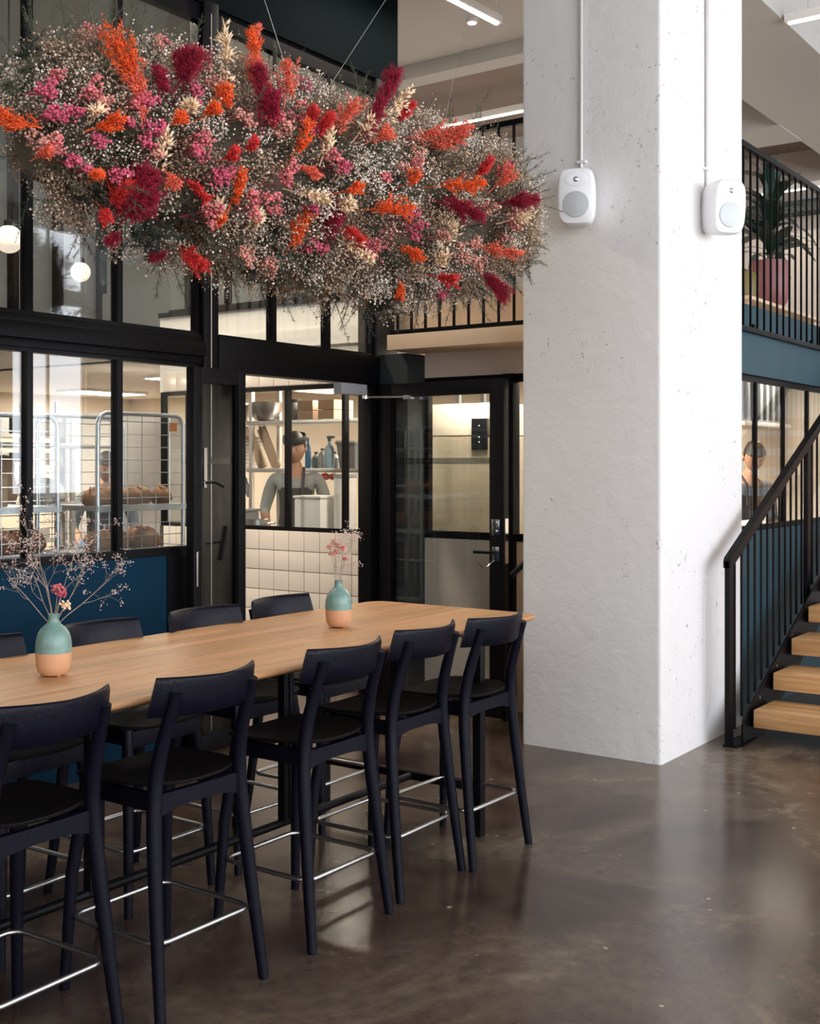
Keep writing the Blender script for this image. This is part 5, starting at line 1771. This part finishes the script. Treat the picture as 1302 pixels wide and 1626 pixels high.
    if cap:
        cb_ = MB(); V = []; F = []
        for j, (r_, z) in enumerate(((.090, .045), (.094, .06), (.092, .085), (.088, .10))):
            for q_ in range(24):
                a = 2 * PI * q_ / 24
                V.append(tuple(Mh @ (Vector((r_ * math.cos(a), r_ * 1.22 * math.sin(a), z)) * k)))
        for j in range(3):
            for q_ in range(24):
                F.append((j * 24 + q_, j * 24 + (q_ + 1) % 24, (j + 1) * 24 + (q_ + 1) % 24, (j + 1) * 24 + q_))
        cb_.add(V, F); cb_.build('headband', 'dark_plastic', t)
    st = MB()
    for s in (-1, 1):
        st.tube([tuple(bend((s * .06, -.115, 1.30))), tuple(bend((s * .07, -.07, 1.46))), tuple(bend((s * .06, .03, 1.50))), tuple(bend((s * .05, .10, 1.40)))], .011 * k, 8)
    st.build('apron_strap', apron, t)
    # eyes and mouth
    for s in (-1, 1):
        e_ = MB().ball((0, 0, 0), .008 * k, .006 * k, .006 * k, 8, 6)
        V = [tuple(Mh @ (Vector((s * .030, -.083, .010)) * k) + Vector(v)) for v in e_.v]
        MB().add(V, e_.f).build('eye', 'hair', t)
    return t


p = at(468, 700, X=7.33)
# between the wall shelves and the worktop
person('person in grey shirt and dark apron with a headband working at the bakery shelves', (7.42, p.y + .06, 0), R(-55), 1.86, cap=True, lean=R(6), nod=R(14), head_turn=R(-10))
person('person in slate shirt with dark strap bending over the bench beside the stair', (9.29, 3.37, 0), R(-38), 1.80, shirt='shirt_slate', hairm='hair', lean=R(14), nod=R(24), bun=True, head_turn=R(-20))
person('person with blue gloves half hidden behind the bread trolleys', (6.18, 7.35, 0), R(-30), 1.70, shirt='shirt_slate', apron='trouser', gloves=True, lean=R(10), nod=R(15))

# ================================================================== GALLERY: POTTED PLANT, SECOND POT, SOFA
dk = thing('plant_bench', 'low timber bench under the pots on the gallery', 'bench', (8.95, 3.1, 2.60))
boxo('seat_board', 'birch_ply', (-.95, .75, -.26, .26, .135, .16), dk, .003)
for x in (-.85, 0, .65):
    boxo('leg', 'birch_ply', (x - .02, x + .02, -.22, .22, 0, .135), dk)
pot = thing('plant_pot', 'large dusky pink plant pot on the gallery behind the railing', 'pot', (9.15, 3.1, 2.76))
MB().lathe([(.085, 0), (.095, .03), (.10, .05), (.135, .09), (.155, .18), (.158, .28), (.150, .40), (.150, .41), (.138, .41), (.138, .37), (0, .37)], 36).build('pot_shell', 'pot_pink', pot)
MB().lathe([(.136, .36), (.136, .38), (0, .385)], 24).build('soil', 'soil', pot)
pl_ = thing('potted_plant', 'leafy dark green plant with long broad leaves in the pink pot', 'plant', (9.15, 3.1, 3.145))
pl_.scale = (1.5, .95, 1.0)
rnd = random.Random(9)
MB().tube([(0, 0, -.03), (.01, .01, .2), (-.02, 0, .42), (.0, .02, .6)], [.014, .012, .010, .006], 8).build('stem', 'plant_stem', pl_)
MB().tube([(.03, 0, -.03), (.06, -.01, .2), (.09, 0, .36)], [.012, .010, .006], 8).build('stem', 'plant_stem', pl_)


def leaf_mesh(L_, W, droop):
    V = []; F = []
    n = 9
    for i in range(n + 1):
        u = i / n
        w_ = W * (math.sin(PI * min(1, u * .93 + .05)) ** .75)
        x = L_ * (u - .18 * droop * u * u); z = L_ * (.55 * u - droop * u * u)
        for s, dz in ((-1, .12), (0, 0), (1, .12)):
            V.append((x, s * w_, z + dz * w_)); V.append((x, s * w_, z + dz * w_ - .0015))
    for i in range(n):
        a = i * 6; b_ = a + 6
        F += [(a, a + 2, b_ + 2, b_), (a + 2, a + 4, b_ + 4, b_ + 2), (a + 1, b_ + 1, b_ + 3, a + 3), (a + 3, b_ + 3, b_ + 5, a + 5), (a, b_, b_ + 1, a + 1), (a + 4, a + 5, b_ + 5, b_ + 4)]
    return V, F


LM = []
for L_, W, dr in ((.34, .034, .55), (.40, .036, .75), (.30, .038, .35), (.44, .034, .95), (.36, .038, .15)):
    V, F = leaf_mesh(L_, W, dr)
    o = MB().add(V, F).build('leaf', 'plant_leaf', pl_)
    LM.append(o.data); bpy.data.objects.remove(o)
for i in range(58):
    o = bpy.data.objects.new('leaf', LM[i % 5]); COL.objects.link(o); o.parent = pl_
    u = (i / 57)
    br_ = i % 3
    z = .05 + .55 * u + rnd.uniform(-.03, .03)
    o.location = ((.05 if br_ == 0 else 0) + rnd.uniform(-.02, .02), rnd.uniform(-.02, .02), z * (.8 if br_ == 0 else 1))
    o.rotation_euler = (rnd.uniform(-.3, .3), -.75 * u + rnd.uniform(-.25, .25), i * 2.399 + rnd.uniform(-.3, .3))
    s = rnd.uniform(.85, 1.15); o.scale = (s, s, s)
po2 = thing('plant_pot', 'small olive plant pot beside the pink pot on the gallery', 'pot', (8.68, 3.14, 2.76))
MB().lathe([(.06, 0), (.09, .03), (.115, .10), (.118, .17), (.10, .25), (.085, .27), (.075, .265), (.07, .20), (0, .20)], 30).build('pot_shell', 'pot_olive', po2)
MB().ball((0, 0, .25), .06, .06, .05, 10, 6, disp=.3).build('foliage', 'fern_green', po2)
sf = thing('sofa', 'grey sofa on the gallery behind the upper window', 'sofa', (7.75, 7.6, 2.60), PI / 2)
boxo('seat', 'sofa', (-.95, .95, -.40, .40, .12, .42), sf, .05)
boxo('backrest', 'sofa', (-.95, .95, .25, .45, .12, .82), sf, .05)
for s in (-1, 1):
    boxo('armrest', 'sofa', (s * 1.02 - .09, s * 1.02 + .09, -.40, .45, .10, .58), sf, .04)
for sx in (-.85, .85):
    for sy in (-.32, .36):
        boxo('leg', 'black_metal', (sx - .02, sx + .02, sy - .02, sy + .02, 0, .12), sf)
g3 = flat_railing('gallery_railing', 'dark bar railing on the gallery edge behind the upper window', (6.78, 5.05), (6.78, 7.25), 3.85, 2.825, 5, bar=.03)
